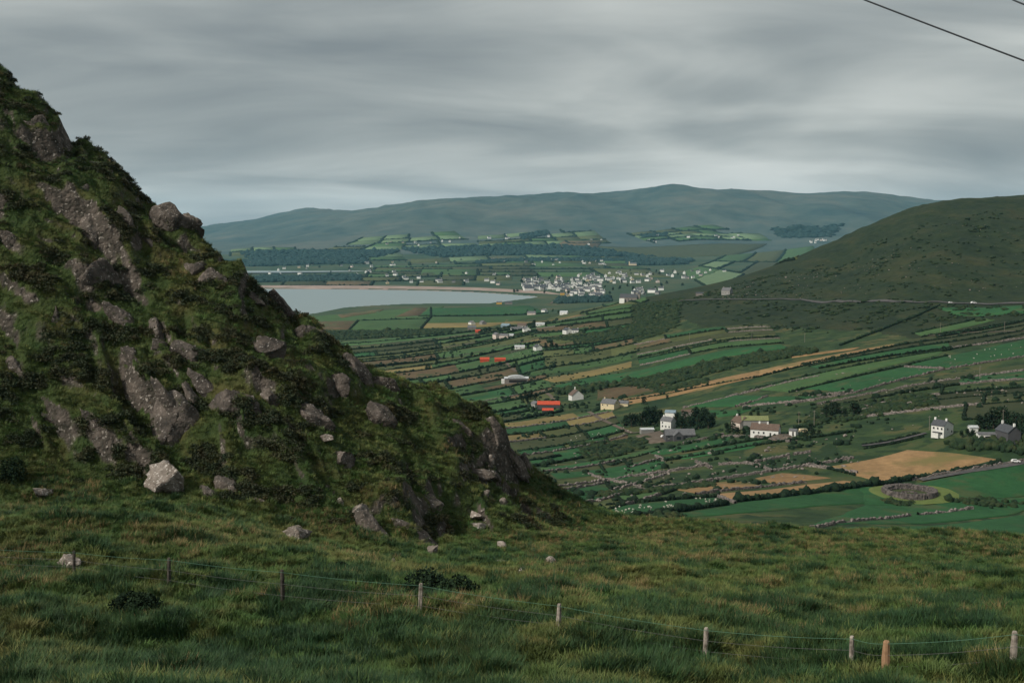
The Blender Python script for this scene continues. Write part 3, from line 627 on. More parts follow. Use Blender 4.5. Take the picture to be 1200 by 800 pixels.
# ------------------------------------------------------------------ building materials
def building_materials():
    for n, c in {'white_render': (0.66, 0.66, 0.63), 'cream_render': (0.56, 0.47, 0.31), 'pink_render': (0.55, 0.47, 0.42), 'grey_render': (0.24, 0.235, 0.225), 'dark_render': (0.075, 0.075, 0.08),
                 'ochre_render': (0.55, 0.33, 0.07), 'stone_render': (0.20, 0.18, 0.165)}.items():
        simple(n, [tuple(v * 0.82 for v in c), c], 0.7, 0.9, var=0.08)
    for n, c in {'slate': (0.055, 0.060, 0.068), 'grey_slate': (0.11, 0.112, 0.118), 'brown_tile': (0.105, 0.072, 0.055), 'red_iron': (0.42, 0.062, 0.028), 'green_iron': (0.16, 0.18, 0.075),
                 'pale_iron': (0.40, 0.42, 0.43), 'blue_iron': (0.16, 0.22, 0.26)}.items():
        simple(n, [tuple(v * 0.75 for v in c), tuple(v * 1.12 for v in c)], 0.9, 0.7, spec=0.3)
    simple('window_glass', [(0.02, 0.024, 0.028)], rough=0.2, spec=0.5); simple('door_paint', [(0.035, 0.03, 0.028)], rough=0.6)
    simple('shadow_opening', [(0.02, 0.02, 0.02)]); simple('orange_paint', [(0.55, 0.16, 0.03)], rough=0.5); simple('car_white', [(0.7, 0.7, 0.7)], rough=0.3, spec=0.5); simple('rubber', [(0.02, 0.02, 0.02)])
    simple('bark', [(0.05, 0.04, 0.03), (0.09, 0.07, 0.055)], 3.0); simple('leaf_dark', [(0.006, 0.016, 0.009), (0.018, 0.036, 0.016)], 0.8, var=0.2); simple('leaf_green', [(0.014, 0.034, 0.012), (0.032, 0.060, 0.020)], 0.8, var=0.2)
    simple('fleece', [(0.36, 0.34, 0.29), (0.46, 0.43, 0.37)], 3.0); simple('pole_wood', [(0.16, 0.14, 0.12), (0.25, 0.22, 0.19)], 3.0)
    simple('old_stone', [(0.032, 0.029, 0.028), (0.080, 0.070, 0.066), (0.15, 0.13, 0.12)], 0.9, bmp=(1.6, 0.9, 0.4), detail=6)
building_materials()

def box_v(x0, x1, y0, y1, z0, z1): return [(x, y, z) for z in (z0, z1) for y in (y0, y1) for x in (x0, x1)]
BOXQ = [(0, 2, 3, 1), (4, 5, 7, 6), (0, 1, 5, 4), (2, 6, 7, 3), (0, 4, 6, 2), (1, 3, 7, 5)]
def box(name, mat, parent, x0, x1, y0, y1, z0, z1):
    return link(name, npmesh(name, box_v(x0, x1, y0, y1, z0, z1), quads=BOXQ, smooth=False), mat, parent)
def gable_shell(name, mat, parent, L, W, H, RH, x=0, y=0, base=-1.5, lean=0.0):
    "walls of a gabled block, long side along x"
    a, b, r = L / 2, W / 2, lean * W
    V = [(x - a, y - b, base), (x + a, y - b, base), (x + a, y + b, base), (x - a, y + b, base), (x - a, y - b, H), (x + a, y - b, H), (x + a, y + b, H), (x - a, y + b, H), (x - a, y + r, H + RH), (x + a, y + r, H + RH)]
    me = bpy.data.meshes.new(name); me.from_pydata(V, [], [(0, 1, 5, 4), (2, 3, 7, 6), (1, 2, 6, 9, 5), (3, 0, 4, 8, 7), (0, 3, 2, 1), (4, 5, 9, 8), (6, 7, 8, 9)])
    return link(name, me, mat, parent)
def gable_roof(name, mat, parent, L, W, H, RH, x=0, y=0, ov=0.3, th=0.22, lean=0.0):
    a, b, r = L / 2 + ov, W / 2, lean * W
    sf, sb = RH / (b + r), RH / (b - r)
    pr = [(-b - ov, H - ov * sf), (r, H + RH), (b + ov, H - ov * sb)]
    V = []
    for e in (-a, a):
        V += [(x + e, y + p, z + 0.03) for p, z in pr] + [(x + e, y + p, z + 0.03 + th) for p, z in pr]
    Fc = [(3, 4, 10, 9), (4, 5, 11, 10), (1, 0, 6, 7), (2, 1, 7, 8), (0, 3, 9, 6), (5, 2, 8, 11), (0, 1, 4, 3), (1, 2, 5, 4), (7, 6, 9, 10), (8, 7, 10, 11)]
    me = bpy.data.meshes.new(name); me.from_pydata(V, [], Fc); return link(name, me, mat, parent)
def house(name, label, cat, px, py, L, W, H, RH, rot, wmat, rmat, chim=(), wins=(), doors=(), gwins=(), group=None, chim_mat=None, lean=0.0, at_world=None, chim_h=1.2, up=0.0):
    p = hit(px, py) if at_world is None else at_world
    t = empty(name, (p[0], p[1], p[2] + off(p[1]) * 0.9 + up), R(-rot)); tag(t, label, cat, group)
    gable_shell('wall', wmat, t, L, W, H, RH, lean=lean); rf = gable_roof('roof', rmat, t, L, W, H, RH, lean=lean)
    for cx in chim:
        x = cx * L; box('chimney', chim_mat or wmat, rf, x - 0.5, x + 0.5, lean * W - 0.4, lean * W + 0.4, H + RH - 0.6, H + RH + chim_h)
    for fx, z0, w, h in wins:
        x = fx * L; o = box('window', 'window_glass', t, x - w / 2, x + w / 2, -W / 2 - 0.05, -W / 2 + 0.1, z0, z0 + h); box('sill', 'white_render', o, x - w / 2 - 0.1, x + w / 2 + 0.1, -W / 2 - 0.14, -W / 2 + 0.05, z0 - 0.14, z0 - 0.01)
    for fx, w, h in doors: box('door', 'door_paint', t, fx * L - w / 2, fx * L + w / 2, -W / 2 - 0.06, -W / 2 + 0.1, -0.2, h)
    for side, fy, z0, w, h in gwins:
        y = fy * W; s = side * L / 2; box('window', 'window_glass', t, min(s - 0.1, s + 0.06 * side), max(s + 0.1, s + 0.06 * side), y - w / 2, y + w / 2, z0, z0 + h)
    return t
W3 = [(-0.3, 1.0, 1.0, 1.2), (0.02, 1.0, 1.0, 1.2), (0.33, 1.0, 1.0, 1.2)]
W6 = W3 + [(-0.3, 3.5, 1.0, 1.1), (0.02, 3.5, 0.9, 1.1), (0.33, 3.5, 1.0, 1.1)]
# the two-storey white house above the hay field, right
t = house('farmhouse', 'white two storey house with slate roof and long sloping gable above the hay field', 'house', 1104, 510, 7.5, 9.0, 5.6, 2.6, 52, 'white_render', 'slate', (-0.44, 0.44), W6, (), [(1, -0.1, 3.2, 0.8, 0.9), (1, 0.33, 1.6, 0.8, 1.1)], lean=-0.16)
pc = box('porch', 'white_render', t, -1.6, 1.6, -6.4, -4.52, -1, 2.0); box('porch_roof', 'slate', pc, -1.9, 1.9, -6.7, -4.55, 2.03, 2.25)
t = house('shed', 'low white shed with dark open doorways beside the dark gabled house', 'shed', 1156, 515, 9.5, 4.5, 2.9, 0.7, 4, 'white_render', 'grey_slate')
for fx in (-0.33, 0.0): box('door', 'shadow_opening', t, fx * 9.5 - 0.9, fx * 9.5 + 1.0, -2.33, -2.1, -0.5, 2.1)  # dark panels stand for the shade inside the open doorways
house('farmhouse', 'dark gabled house with two white chimneys among trees beside white shed', 'house', 1181, 516, 12, 7, 4.8, 3.0, 82, 'dark_render', 'slate', (-0.45, 0.45), (), (), (), chim_mat='white_render', chim_h=1.6)
house('garden_hut', 'small pale hut under the trees between two storey house and white shed', 'hut', 1140, 506, 4.5, 3, 2.3, 0.9, 0, 'white_render', 'pale_iron')
# the long white cottage farm
house('cottage', 'long white cottage with brown roof, two white chimneys and small windows', 'cottage', 897, 510, 16.5, 7.0, 3.6, 3.2, 24, 'white_render', 'brown_tile', (-0.22, 0.08), [(-0.38, 1.2, 0.9, 1.1), (-0.2, 1.2, 0.9, 1.1), (-0.02, 1.2, 1.0, 1.2)], [(0.22, 1.0, 2.1)], [(1, 0.05, 1.2, 0.9, 1.1)])
house('cottage', 'cream gabled cottage with brown roof beside the green roofed shed', 'cottage', 868, 501, 9.0, 8.5, 3.6, 3.4, 62, 'pink_render', 'brown_tile', (-0.4,), (), (), [(1, -0.2, 1.0, 1.0, 1.2)], chim_mat='white_render')
house('farm_shed', 'long shed with dull green metal roof behind the white cottage', 'shed', 884, 498, 16.5, 7.0, 3.4, 2.2, 3, 'grey_render', 'green_iron')
t = house('outhouse', 'tiny white outhouse with dark doorway beside the long white cottage', 'hut', 930, 510, 4.2, 3.6, 2.7, 0.9, 38, 'white_render', 'grey_slate', (), (), [(0.1, 1.0, 2.2)])
# caravan
def caravan():
    p = hit(941, 508); t = empty('caravan', (p[0], p[1], p[2] + 0.5), R(8)); tag(t, 'cream caravan parked past the tiny white outhouse', 'caravan')
    pr = [(-2.4, 0.5), (2.1, 0.5), (2.5, 1.5), (2.1, 2.4), (-2.0, 2.5), (-2.5, 1.6)]
    V = [(x, y, z) for y in (-1, 1) for x, z in pr]; n = len(pr); me = bpy.data.meshes.new('body')
    me.from_pydata(V, [], [tuple(range(n)), tuple(range(2 * n - 1, n - 1, -1))] + [((i + 1) % n, i, i + n, (i + 1) % n + n) for i in range(n)]); b = link('body', me, 'cream_render', t)
    box('window', 'window_glass', b, -1.4, 0.6, -1.04, -0.98, 1.4, 2.0); wheel(t, 0, -1.0, 0.35)
def wheel(parent, x, y, r):
    k = 12; V = [(x + r * math.cos(6.283 * i / k), y + s, r + r * math.sin(6.283 * i / k)) for s in (-0.12, 0.12) for i in range(k)]
    me = bpy.data.meshes.new('wheel'); me.from_pydata(V, [], [tuple(range(k)), tuple(range(2 * k - 1, k - 1, -1))] + [((i + 1) % k, i, i + k, (i + 1) % k + k) for i in range(k)]); return link('wheel', me, 'rubber', parent)
def car(px, py, rot, label, mat='car_white', world=None, s=1.0):
    p = hit(px, py); t = empty('car', (p[0], p[1], p[2] + off(p[1]) + 0.4), R(rot)); tag(t, label, 'car'); t.scale = (s, s, s)
    pr = [(-2.1, 0.35), (2.1, 0.35), (2.15, 0.8), (1.1, 0.95), (0.5, 1.5), (-1.4, 1.5), (-2.05, 0.95)]
    n = len(pr); V = [(x, y, z) for y in (-0.85, 0.85) for x, z in pr]; me = bpy.data.meshes.new('body')
    me.from_pydata(V, [], [tuple(range(n)), tuple(range(2 * n - 1, n - 1, -1))] + [((i + 1) % n, i, i + n, (i + 1) % n + n) for i in range(n)]); link('body', me, mat, t)
    box('window', 'window_glass', t, -1.3, 0.45, -0.88, 0.88, 0.98, 1.4)
    for x in (-1.3, 1.3):
        for y in (-0.8, 0.8): wheel(t, x, y, 0.33)
    return t
caravan()
car(1141, 356.5, 4, 'white van driving on the road across the dark hill', s=1.35); car(1114, 356, 4, 'small white car ahead of the van on the hill road'); car(1190, 543, -12, 'white car on the lane beside the round stone fort field')
car(778, 513.5, 20, 'small white car parked outside the grey slate bungalow')
p = hit(1157, 517); t = empty('loader', (p[0], p[1], p[2] + 0.5), R(10)); tag(t, 'orange farm loader standing before the low white shed', 'loader')
b = box('body', 'orange_paint', t, -1.5, 1.3, -0.9, 0.9, 0.5, 1.3); box('cab', 'window_glass', t, -0.9, 0.3, -0.7, 0.7, 1.31, 2.2); box('bucket', 'orange_paint', t, 1.6, 2.3, -1.0, 1.0, 0.2, 0.9); box('arm', 'orange_paint', t, 0.6, 1.7, -0.6, -0.4, 0.8, 1.05); box('arm', 'orange_paint', t, 0.6, 1.7, 0.4, 0.6, 0.8, 1.05)
for x in (-1.0, 0.9):
    for y in (-0.95, 0.95): wheel(t, x, y, 0.5)
# grey bungalow group
t = house('bungalow', 'grey slate roofed stone bungalow with a front gable and gravel yard', 'bungalow', 796, 514, 19, 8, 2.9, 3.2, -4, 'dark_render', 'grey_slate', (), [(-0.4, 0.8, 1.2, 1.2), (0.2, 0.8, 1.4, 1.2), (0.38, 0.8, 1.2, 1.2)])
wg = gable_shell('wing', 'dark_render', t, 5.6, 6.0, 2.9, 2.6, 0, 0); wg.rotation_euler = (0, 0, R(90)); wg.location = (-2.0, -5.2, 0)
wr = gable_roof('roof', 'grey_slate', t, 7.6, 6.0, 2.95, 2.7, 0, 0); wr.rotation_euler = (0, 0, R(90)); wr.location = (-2.0, -4.1, 0.02)
box('window', 'window_glass', t, -3.4, -0.6, -8.06, -7.95, 0.7, 2.5)
sheet('yard', 'track', quad_pts(((745, 511), (775, 505), (790, 516), (762, 520))), 0.45)
sheet('yard', 'track', quad_pts(((904, 510), (925, 509), (935, 516), (905, 516))), 0.45)
house('farmhouse', 'white two storey house with grey roof against the dark trees above the bungalow', 'house', 783, 502, 8.5, 6.5, 5.4, 2.4, 40, 'white_render', 'grey_slate', (-0.4, 0.4), W6[:4])
house('shed', 'blue grey metal shed beside the dark trees behind white house', 'shed', 786, 488, 7.5, 5.5, 3.0, 1.5, 20, 'white_render', 'blue_iron')
house('shed', 'low pale grey shed across the yard from the bungalow', 'shed', 758, 507, 9, 5, 2.3, 0.9, -6, 'grey_render', 'pale_iron')
house('ruin', 'brown stone outbuilding half hidden behind the dark farm trees', 'outbuilding', 806, 487, 9, 5, 2.8, 1.3, 5, 'stone_render', 'brown_tile')
# houses of the middle valley
house('farmhouse', 'cream two storey house with grey roof at the end of the hay strip', 'house', 715, 479, 13, 8.5, 4.6, 3.2, 38, 'cream_render', 'grey_slate', (-0.4,), [(-0.35, 2.6, 1.0, 1.2), (0.0, 2.6, 1.0, 1.2)], (), [(1, 0.0, 4.6, 0.9, 1.0)])
house('annexe', 'small cream annexe with grey roof joined to the cream house', 'annexe', 731, 476, 8, 5, 2.6, 1.8, 20, 'cream_render', 'grey_slate')
house('cottage', 'white gabled house with brown roof and white chimney above the red barns', 'house', 675, 468, 9.5, 11, 4.0, 4.6, 74, 'white_render', 'brown_tile', (-0.3,), (), (), (), chim_h=2.2)
house('barn', 'long barn with bright red iron roof', 'barn', 643, 479, 19, 8, 4.0, 2.4, 3, 'dark_render', 'red_iron')
house('barn', 'short red roofed lean-to before the long red barn', 'barn', 642, 484, 9, 5, 2.4, 1.4, 3, 'dark_render', 'red_iron')
house('shed', 'small grey stone shed beside the long red barn', 'shed', 628, 477, 7, 6, 3.2, 1.8, 60, 'grey_render', 'grey_slate')
def hay_barn():
    p = hit(605, 448.5); t = empty('hay_barn', (p[0], p[1], p[2] + 0.6), R(3)); tag(t, 'long open hay barn with white roof and raised curved middle', 'barn')
    gable_shell('wall', 'stone_render', t, 25, 9, 4.0, 0.6); gable_roof('roof', 'pale_iron', t, 26, 9.4, 4.6, 1.5)
    k = 14; V = [(5.5 * s - 0.5, -5 + 10 * i / k, 5.0 + 3.0 * math.sin(math.pi * i / k)) for s in (-1, 1) for i in range(k + 1)]
    V = [(9.5 * math.cos(math.pi * (1 - i / k)) + 0, y, 5.0 + 2.8 * math.sin(math.pi * i / k)) for y in (-4.9, 4.9) for i in range(k + 1)]
    me = bpy.data.meshes.new('curved_roof'); me.from_pydata(V, [], [(i, i + 1, i + k + 2, i + k + 1) for i in range(k)] + [tuple(range(k, -1, -1)), tuple(range(k + 1, 2 * k + 2))]); link('curved_roof', me, 'pale_iron', t)
    box('door', 'shadow_opening', t, -8, 11, -4.62, -4.4, 0.5, 3.2); box('gable_end', 'white_render', t, -16, -12.8, -4, 2, -1, 3.6)  # dark front panel stands for the shade inside the open barn
hay_barn()
house('shed', 'small red roofed shed with rounded end beside the hedge', 'shed', 568, 424, 12, 7, 3.4, 2.2, 0, 'red_iron', 'red_iron')
house('shed', 'longer red iron shed next to the field lane', 'shed', 586, 423.5, 14, 7, 3.0, 1.6, -3, 'red_iron', 'red_iron')
for i, (px, py, L, W, H, rot, wm, rm, lab) in enumerate([
    (582, 397, 11, 9, 6.5, 60, 'pink_render', 'grey_slate', 'tall pale pink house, first of a row ending in a white shed'), (591, 397, 14, 8, 5.0, 20, 'pink_render', 'grey_slate', 'pink grey house between a tall pale house and white shed'),
    (598, 395, 10, 6, 2.8, 5, 'white_render', 'pale_iron', 'low white shed at the end of the pink grey houses'), (606, 388, 22, 9, 3.6, -5, 'white_render', 'grey_slate', 'long low white farm building with grey roof'),
    (617, 388.5, 14, 11, 4.0, 78, 'white_render', 'grey_slate', 'white gabled bungalow beside the long low farm building'), (612, 384, 16, 8, 5.0, 15, 'stone_render', 'brown_tile', 'brown roofed stone house behind the white gabled bungalow'),
    (593, 384, 17, 10, 4.0, 30, 'blue_iron', 'blue_iron', 'blue grey metal farm shed above the pink grey houses'), (633, 382, 15, 7, 3.2, 0, 'white_render', 'pale_iron', 'lone long white shed among dark bushes'),
    (609, 409, 14, 6, 3.0, 0, 'white_render', 'pale_iron', 'low white bungalow set in a dark hedge above the red sheds'), (630, 410.5, 12, 9, 4.4, 72, 'white_render', 'slate', 'white gabled cottage beside the round dark trees'),
    (665, 391, 15, 10, 5.0, 70, 'white_render', 'slate', 'white house with dark arched gable in a green field'), (674, 390, 10, 6, 4.0, 0, 'white_render', 'slate', 'small white wing beside the arched gable house'),
    (553, 386, 16, 10, 4.0, 0, 'stone_render', 'grey_slate', 'grey stone barn at the end of the dark hedge band'), (552 + 1, 380.5, 14, 10, 4.2, 62, 'white_render', 'grey_slate', 'white gabled house of a pair on the headland road'),
    (566, 380.5, 15, 10, 4.6, 66, 'grey_render', 'grey_slate', 'pale grey gabled house on the headland road'), (623, 369, 20, 11, 4.5, 10, 'pink_render', 'grey_slate', 'pale house among dark trees above the straw strip'),
    (638, 366, 14, 10, 5, 50, 'white_render', 'grey_slate', 'small white house behind the pale house among trees'), (661, 368.5, 18, 10, 4.5, 20, 'white_render', 'pale_iron', 'white house at the lane end above the straw strip'),
    (560, 390, 9, 7, 3.0, 0, 'red_iron', 'red_iron', 'tiny red shed in the hedge below the grey stone barn'), (585, 356.5, 16, 9, 5, 0, 'ochre_render', 'grey_slate', 'ochre yellow building on the edge of the bay'),
    (596, 356.5, 22, 9, 4.5, 0, 'stone_render', 'slate', 'long dark roofed building next to the ochre yellow one'), (659, 345.5, 14, 10, 6, 0, 'ochre_render', 'slate', 'ochre house where the town meets the beach road')]):
    d = hit(px, py)[1]; house('house', lab, 'house', px, py, L, W, H, W * 0.34, rot, wm, rm, (0.4,) if 'shed' not in lab and 'barn' not in lab else (), [(-0.3, 1.0, 1.2, 1.3), (0.1, 1.0, 1.2, 1.3)] if 'iron' not in wm else ())
# church on the shoulder of the hill
t = house('church', 'grey stone church with long dark roof and pointed bell tower', 'church', 737, 353.5, 30, 12, 7, 6, 16, 'stone_render', 'slate', (), [(-0.2, 2, 1, 3), (0.0, 2, 1, 3), (0.2, 2, 1, 3)])
box('porch_block', 'white_render', t, -15, -6.2, -9.5, -6.05, -3, 5.2)
tw = box('tower', 'stone_render', t, 15.4, 19.4, -2, 2, -2, 13); me = bpy.data.meshes.new('spire'); me.from_pydata([(15.1, -2.3, 13.02), (19.7, -2.3, 13.02), (19.7, 2.3, 13.02), (15.1, 2.3, 13.02), (17.4, 0, 18)], [], [(0, 1, 4), (1, 2, 4), (2, 3, 4), (3, 0, 4), (3, 2, 1, 0)]); link('spire', me, 'slate', tw)
house('house', 'grey stone house alone on the dark hillside above the road', 'house', 852, 345, 14, 9, 5.5, 4, 40, 'grey_render', 'grey_slate', (-0.4, 0.4), W3)
house('house', 'low ruined stone cottage among boulders near the hillside house', 'house', 820, 346, 12, 6, 2.6, 1.6, 10, 'stone_render', 'slate')

# ------------------------------------------------------------------ the stone fort
def fort():
    p = hit(1070, 584); x0, y0 = p[0], p[1] + 5; z0 = float(far_z(np.array([x0]), np.array([y0]))[0]) + 0.5
    t = empty('ring_fort', (x0, y0, z0)); tag(t, 'round grey stone ring fort with thick walls in a green field', 'fort')
    def ring(name, rin, rout, h, seed, gap=None, par=t):
        r = np.random.default_rng(seed); k = 150; a = np.linspace(0, 2 * math.pi, k, endpoint=False)
        prof = [(rout + 0.35, -1.6), (rout, h * 0.5), (rout - 0.25, h), (rout * 0.5 + rin * 0.5 + 0.4, h + 0.1), (rin + 0.7, h - 0.2), (rin + 0.6, h * 0.55), (rin, h * 0.5), (rin - 0.05, -1.0)]
        V = []
        for q, z in prof:
            rr = q + r.normal(0, 0.10, k); zz = z + r.normal(0, 0.13, k) + (0.4 * fbm(np.cos(a) * 3, np.sin(a) * 3, seed, 2) if z > h * 0.7 else 0)
            if gap is not None and z > 0: zz = np.where(np.abs(a - gap) < 0.05, 0.2, zz)
            V.append(np.stack([np.cos(a) * rr, np.sin(a) * rr, zz], 1))
        V = np.stack(V, 1).reshape(-1, 3); n = len(prof); Q = []
        for i in range(k):
            for j in range(n - 1): Q.append((i * n + j, i * n + j + 1, ((i + 1) % k) * n + j + 1, ((i + 1) % k) * n + j))
        return link(name, npmesh(name, V, Q, smooth=False), 'old_stone', par)
    ring('ring_wall', 8.9, 12.4, 2.9, 3, gap=2 * math.pi - 1.2)
    ring('round_hut', 2.3, 3.6, 1.3, 5); o = ring('hut_foundation', 1.6, 2.3, 0.8, 7); o.location = (-4.6, 1.5, 0)
    k = 40; V = [(8.95 * math.cos(6.2832 * i / k), 8.95 * math.sin(6.2832 * i / k), 0.75) for i in range(k)]; me = bpy.data.meshes.new('courtyard'); me.from_pydata(V, [], [tuple(range(k))]); link('courtyard', me, 'field_rough', t)
    # mown grass apron
    a = np.linspace(0, 2 * math.pi, 72, endpoint=False); rows = []
    for rr in (9.0, 13, 16, 19.5):
        q = rr * (1 + 0.1 * np.cos(a) * (rr > 14)) + (1.2 * fbm(np.cos(a) * 2, np.sin(a) * 2, 9, 2) if rr > 15 else 0); X = x0 + np.cos(a) * q; Y = y0 + np.sin(a) * q; rows.append(np.stack([X, Y, far_z(X, Y) + off(Y) + 0.6 - (0.45 if rr > 19 else 0)], 1))
    V = np.stack(rows, 1).reshape(-1, 3); Q = [(i * 4 + j, i * 4 + j + 1, ((i + 1) % 72) * 4 + j + 1, ((i + 1) % 72) * 4 + j) for i in range(72) for j in range(3)]
    tag(link('fort_lawn', npmesh('fort_lawn', V, Q), 'field_apron'), kind='structure')
fort()

# ------------------------------------------------------------------ trees
def tree_protos():
    out = []
    for v in range(4):
        r = np.random.default_rng(50 + v); h = 1.0
        # trunk with three limbs
        V, Q = [], []
        def limb(a, b, ra, rb):
            a, b = np.array(a), np.array(b); k0 = len(V); dr = b - a; s = np.cross(dr, [0.3, 1, 0.2]); s /= np.linalg.norm(s); w = np.cross(dr, s); w /= np.linalg.norm(w)
            for c, rr in ((a, ra), (b, rb)):
                for i in range(6): V.append(c + rr * (math.cos(i * math.pi / 3) * s + math.sin(i * math.pi / 3) * w))
            for i in range(6): Q.append((k0 + i, k0 + (i + 1) % 6, k0 + 6 + (i + 1) % 6, k0 + 6 + i))
        limb((0, 0, -0.08), (0.01, 0, 0.35), 0.035, 0.025); limb((0.01, 0, 0.34), (0, 0.02, 0.75), 0.025, 0.01)
        for k in range(3): a = k * 2.1 + v; limb((0.01, 0, 0.3 + 0.08 * k), (0.24 * math.cos(a), 0.24 * math.sin(a), 0.58 + 0.08 * k), 0.016, 0.006)
        tm = npmesh('trunk', np.array(V), Q); tm.materials.append(MATS['bark'])
        # crown: leaf clumps gathered in uneven lobes
        L = []; nl = 9
        for k in range(nl):
            a = r.uniform(0, 6.28); z = r.uniform(0.16, 0.86); rad = r.uniform(0.04, 0.24) * (1.25 - z); c = np.array([rad * math.cos(a), rad * math.sin(a), z]); s = r.uniform(0.14, 0.24) * (1.1 - 0.5 * max(0, z - 0.5))
            q = r.normal(size=(60, 3)); q /= np.linalg.norm(q, axis=1)[:, None]; L.append(c + q * s * r.uniform(0.6, 1.05, (60, 1)) * [1, 1, 0.8])
        C = np.concatenate(L); n = len(C); e1 = r.normal(size=(n, 3)); e1 /= np.linalg.norm(e1, axis=1)[:, None]; e2 = np.cross(e1, r.normal(size=(n, 3))); e2 /= np.linalg.norm(e2, axis=1)[:, None]
        s = r.uniform(0.025, 0.05, (n, 1)); P = np.stack([C - e1 * s - e2 * s * .6, C + e1 * s - e2 * s * .4, C + e1 * s * .3 + e2 * s, C - e1 * s * .8 + e2 * s * .7], 1).reshape(-1, 3)
        cm = npmesh('crown', P, np.arange(n * 4).reshape(n, 4), smooth=False); cm2 = cm.copy(); cm.materials.append(MATS['leaf_dark']); cm2.materials.append(MATS['leaf_green'])
        out.append((tm, cm, cm2))
    return out
TREES = tree_protos()
def tree(px, py, h, label, group, wide=1.15, green=False, name='tree'):
    p = hit(px, py); r = random.Random(int(px * 13 + py)); tm, c1, c2 = TREES[r.randrange(4)]
    t = empty(name, (p[0], p[1], p[2] + 0.2), r.uniform(0, 6.28)); t.scale = (h * wide, h * wide, h); tag(t, label, 'tree', group)
    link('trunk', tm, None, t); link('crown', c2 if green else c1, None, t)
for px, py, h in [(733, 499, 8), (740, 500, 10), (746, 499, 9), (752, 500, 10.5), (758, 499, 12), (763, 498, 12.5), (769, 497, 11), (774, 494, 9), (757, 493, 11), (766, 491, 10)]: tree(px, py, h, 'dark rounded tree in the clump between cream house and bungalow', 'dark trees beside the cream house')
for px, py, h in [(792, 500, 10), (798, 503, 9), (803, 500, 11), (809, 503, 10), (813, 498, 12), (819, 502, 10), (824, 500, 11), (830, 502, 9.5), (835, 500, 8), (826, 494, 10), (816, 492, 9)]: tree(px, py, h, 'dark rounded tree in the belt behind the slate bungalow', 'dark trees behind the bungalow')
for px, py, h in [(852, 506, 6), (858, 507, 7), (864, 509, 5), (872, 510, 4.5), (912, 504, 4), (944, 512, 4.5), (953, 512, 5), (960, 511, 4), (950, 505, 5), (889, 489, 4.5), (880, 489, 4), (866, 490, 4)]: tree(px, py, h, 'low dark garden tree around the long white cottage farm', 'garden trees of the cottage farm')
for px, py, h in [(969, 487, 7), (975, 487, 9), (982, 487, 8.5), (1000, 487, 9), (1005, 486, 7), (990, 488, 5)]: tree(px, py, h, 'dark tree standing alone in rough pasture above the cottage farm', 'lone dark trees in rough pasture')
for px, py, h in [(1148, 503, 8), (1156, 503, 9), (1164, 502, 11), (1172, 501, 12), (1180, 502, 10), (1190, 505, 10), (1198, 508, 11), (1204, 512, 10), (1140, 514, 5), (1134, 512, 4.5), (1195, 516, 7), (1127, 513, 4)]: tree(px, py, h, 'dark tree sheltering the white shed and dark gabled house', 'dark trees round the dark gabled house')
for px, py, h in [(611, 471, 7), (617, 469, 9), (622, 468, 9), (618, 474, 5), (628, 467, 6), (668, 479, 4.5), (676, 480, 5.5), (655, 463, 5), (662, 461, 5.5)]: tree(px, py, h, 'dark bushy tree near the red barns and lane', 'trees near the red barns')
for px, py, h in [(685, 462, 5), (695, 460, 6), (704, 458, 6), (712, 456, 6), (755, 474, 6.5), (782, 468, 4)]: tree(px, py, h, 'dark bush like tree along the edge of the hay strip', 'trees along the hay strip')
for px, py, h in [(640, 409, 9), (646, 408, 10), (652, 409, 8), (600, 411, 7), (619, 409, 8), (626, 381, 10), (640, 383, 6), (601, 390, 8), (574, 388, 7), (584, 388, 7), (686, 389, 6), (618, 367, 9), (627, 366, 9), (648, 366, 9), (654, 367, 8), (520, 421, 7), (530, 420, 7), (541, 419, 6), (553, 418, 7), (605, 428, 7), (624, 433, 6), (562, 437, 6), (571, 436, 7), (500, 432, 7), (512, 428, 8), (505, 423, 8)]: tree(px, py, h, 'small dark tree in the hedges of the strip fields', 'trees in the strip field hedges', green=(px % 3 == 0))

# ------------------------------------------------------------------ sheep, poles
def sheep_mesh():
    V1, T1 = blobs(np.array([[0, 0, 0.62], [0.12, 0, 0.66]]), np.array([[0.55, 0.32, 0.34], [0.45, 0.3, 0.33]]), 1, 0.04, 3)
    V2, T2 = blobs(np.array([[0.66, 0, 0.72]]), np.array([[0.2, 0.12, 0.14]]), 1, 0.03, 4); V = [V1, V2]; T = [T1, T2 + len(V1)]; n = len(V1) + len(V2)
    for x in (-0.35, 0.35):
        for y in (-0.16, 0.16):
            b = np.array(box_v(x - 0.05, x + 0.05, y - 0.05, y + 0.05, 0, 0.45)); V.append(b); T.append(np.array([t for q in BOXQ for t in ((q[0], q[1], q[2]), (q[0], q[2], q[3]))]) + n); n += 8
    me = npmesh('sheep', np.concatenate(V), tris=np.concatenate(T)); me.materials.append(MATS['fleece']); return me
SHEEP = sheep_mesh()
def flock(n, box_px, label, group, seed):
    r = random.Random(seed)
    for k in range(n):
        u, v = r.random(), r.random(); TLx, TLy, TRx, TRy, BRx, BRy, BLx, BLy = box_px
        px = (TLx * (1 - u) + TRx * u) * (1 - v) + (BLx * (1 - u) + BRx * u) * v; py = (TLy * (1 - u) + TRy * u) * (1 - v) + (BLy * (1 - u) + BRy * u) * v
        p = hit(px, py); o = link('sheep', SHEEP); o.location = (p[0], p[1], p[2] + off(p[1]) + 0.2); o.rotation_euler = (0, 0, r.uniform(0, 6.28)); s = r.uniform(0.7, 0.95); o.scale = (s, s, s); tag(o, label, 'sheep', group)
flock(34, (718, 596, 800, 588, 800, 596, 722, 605), 'white sheep grazing the green field under the pale walls', 'flock in the green field below the pale walls', 1)
flock(10, (815, 586, 838, 584, 842, 589, 820, 591), 'white sheep beside the hay field corner wall', 'sheep by the hay field corner', 2)
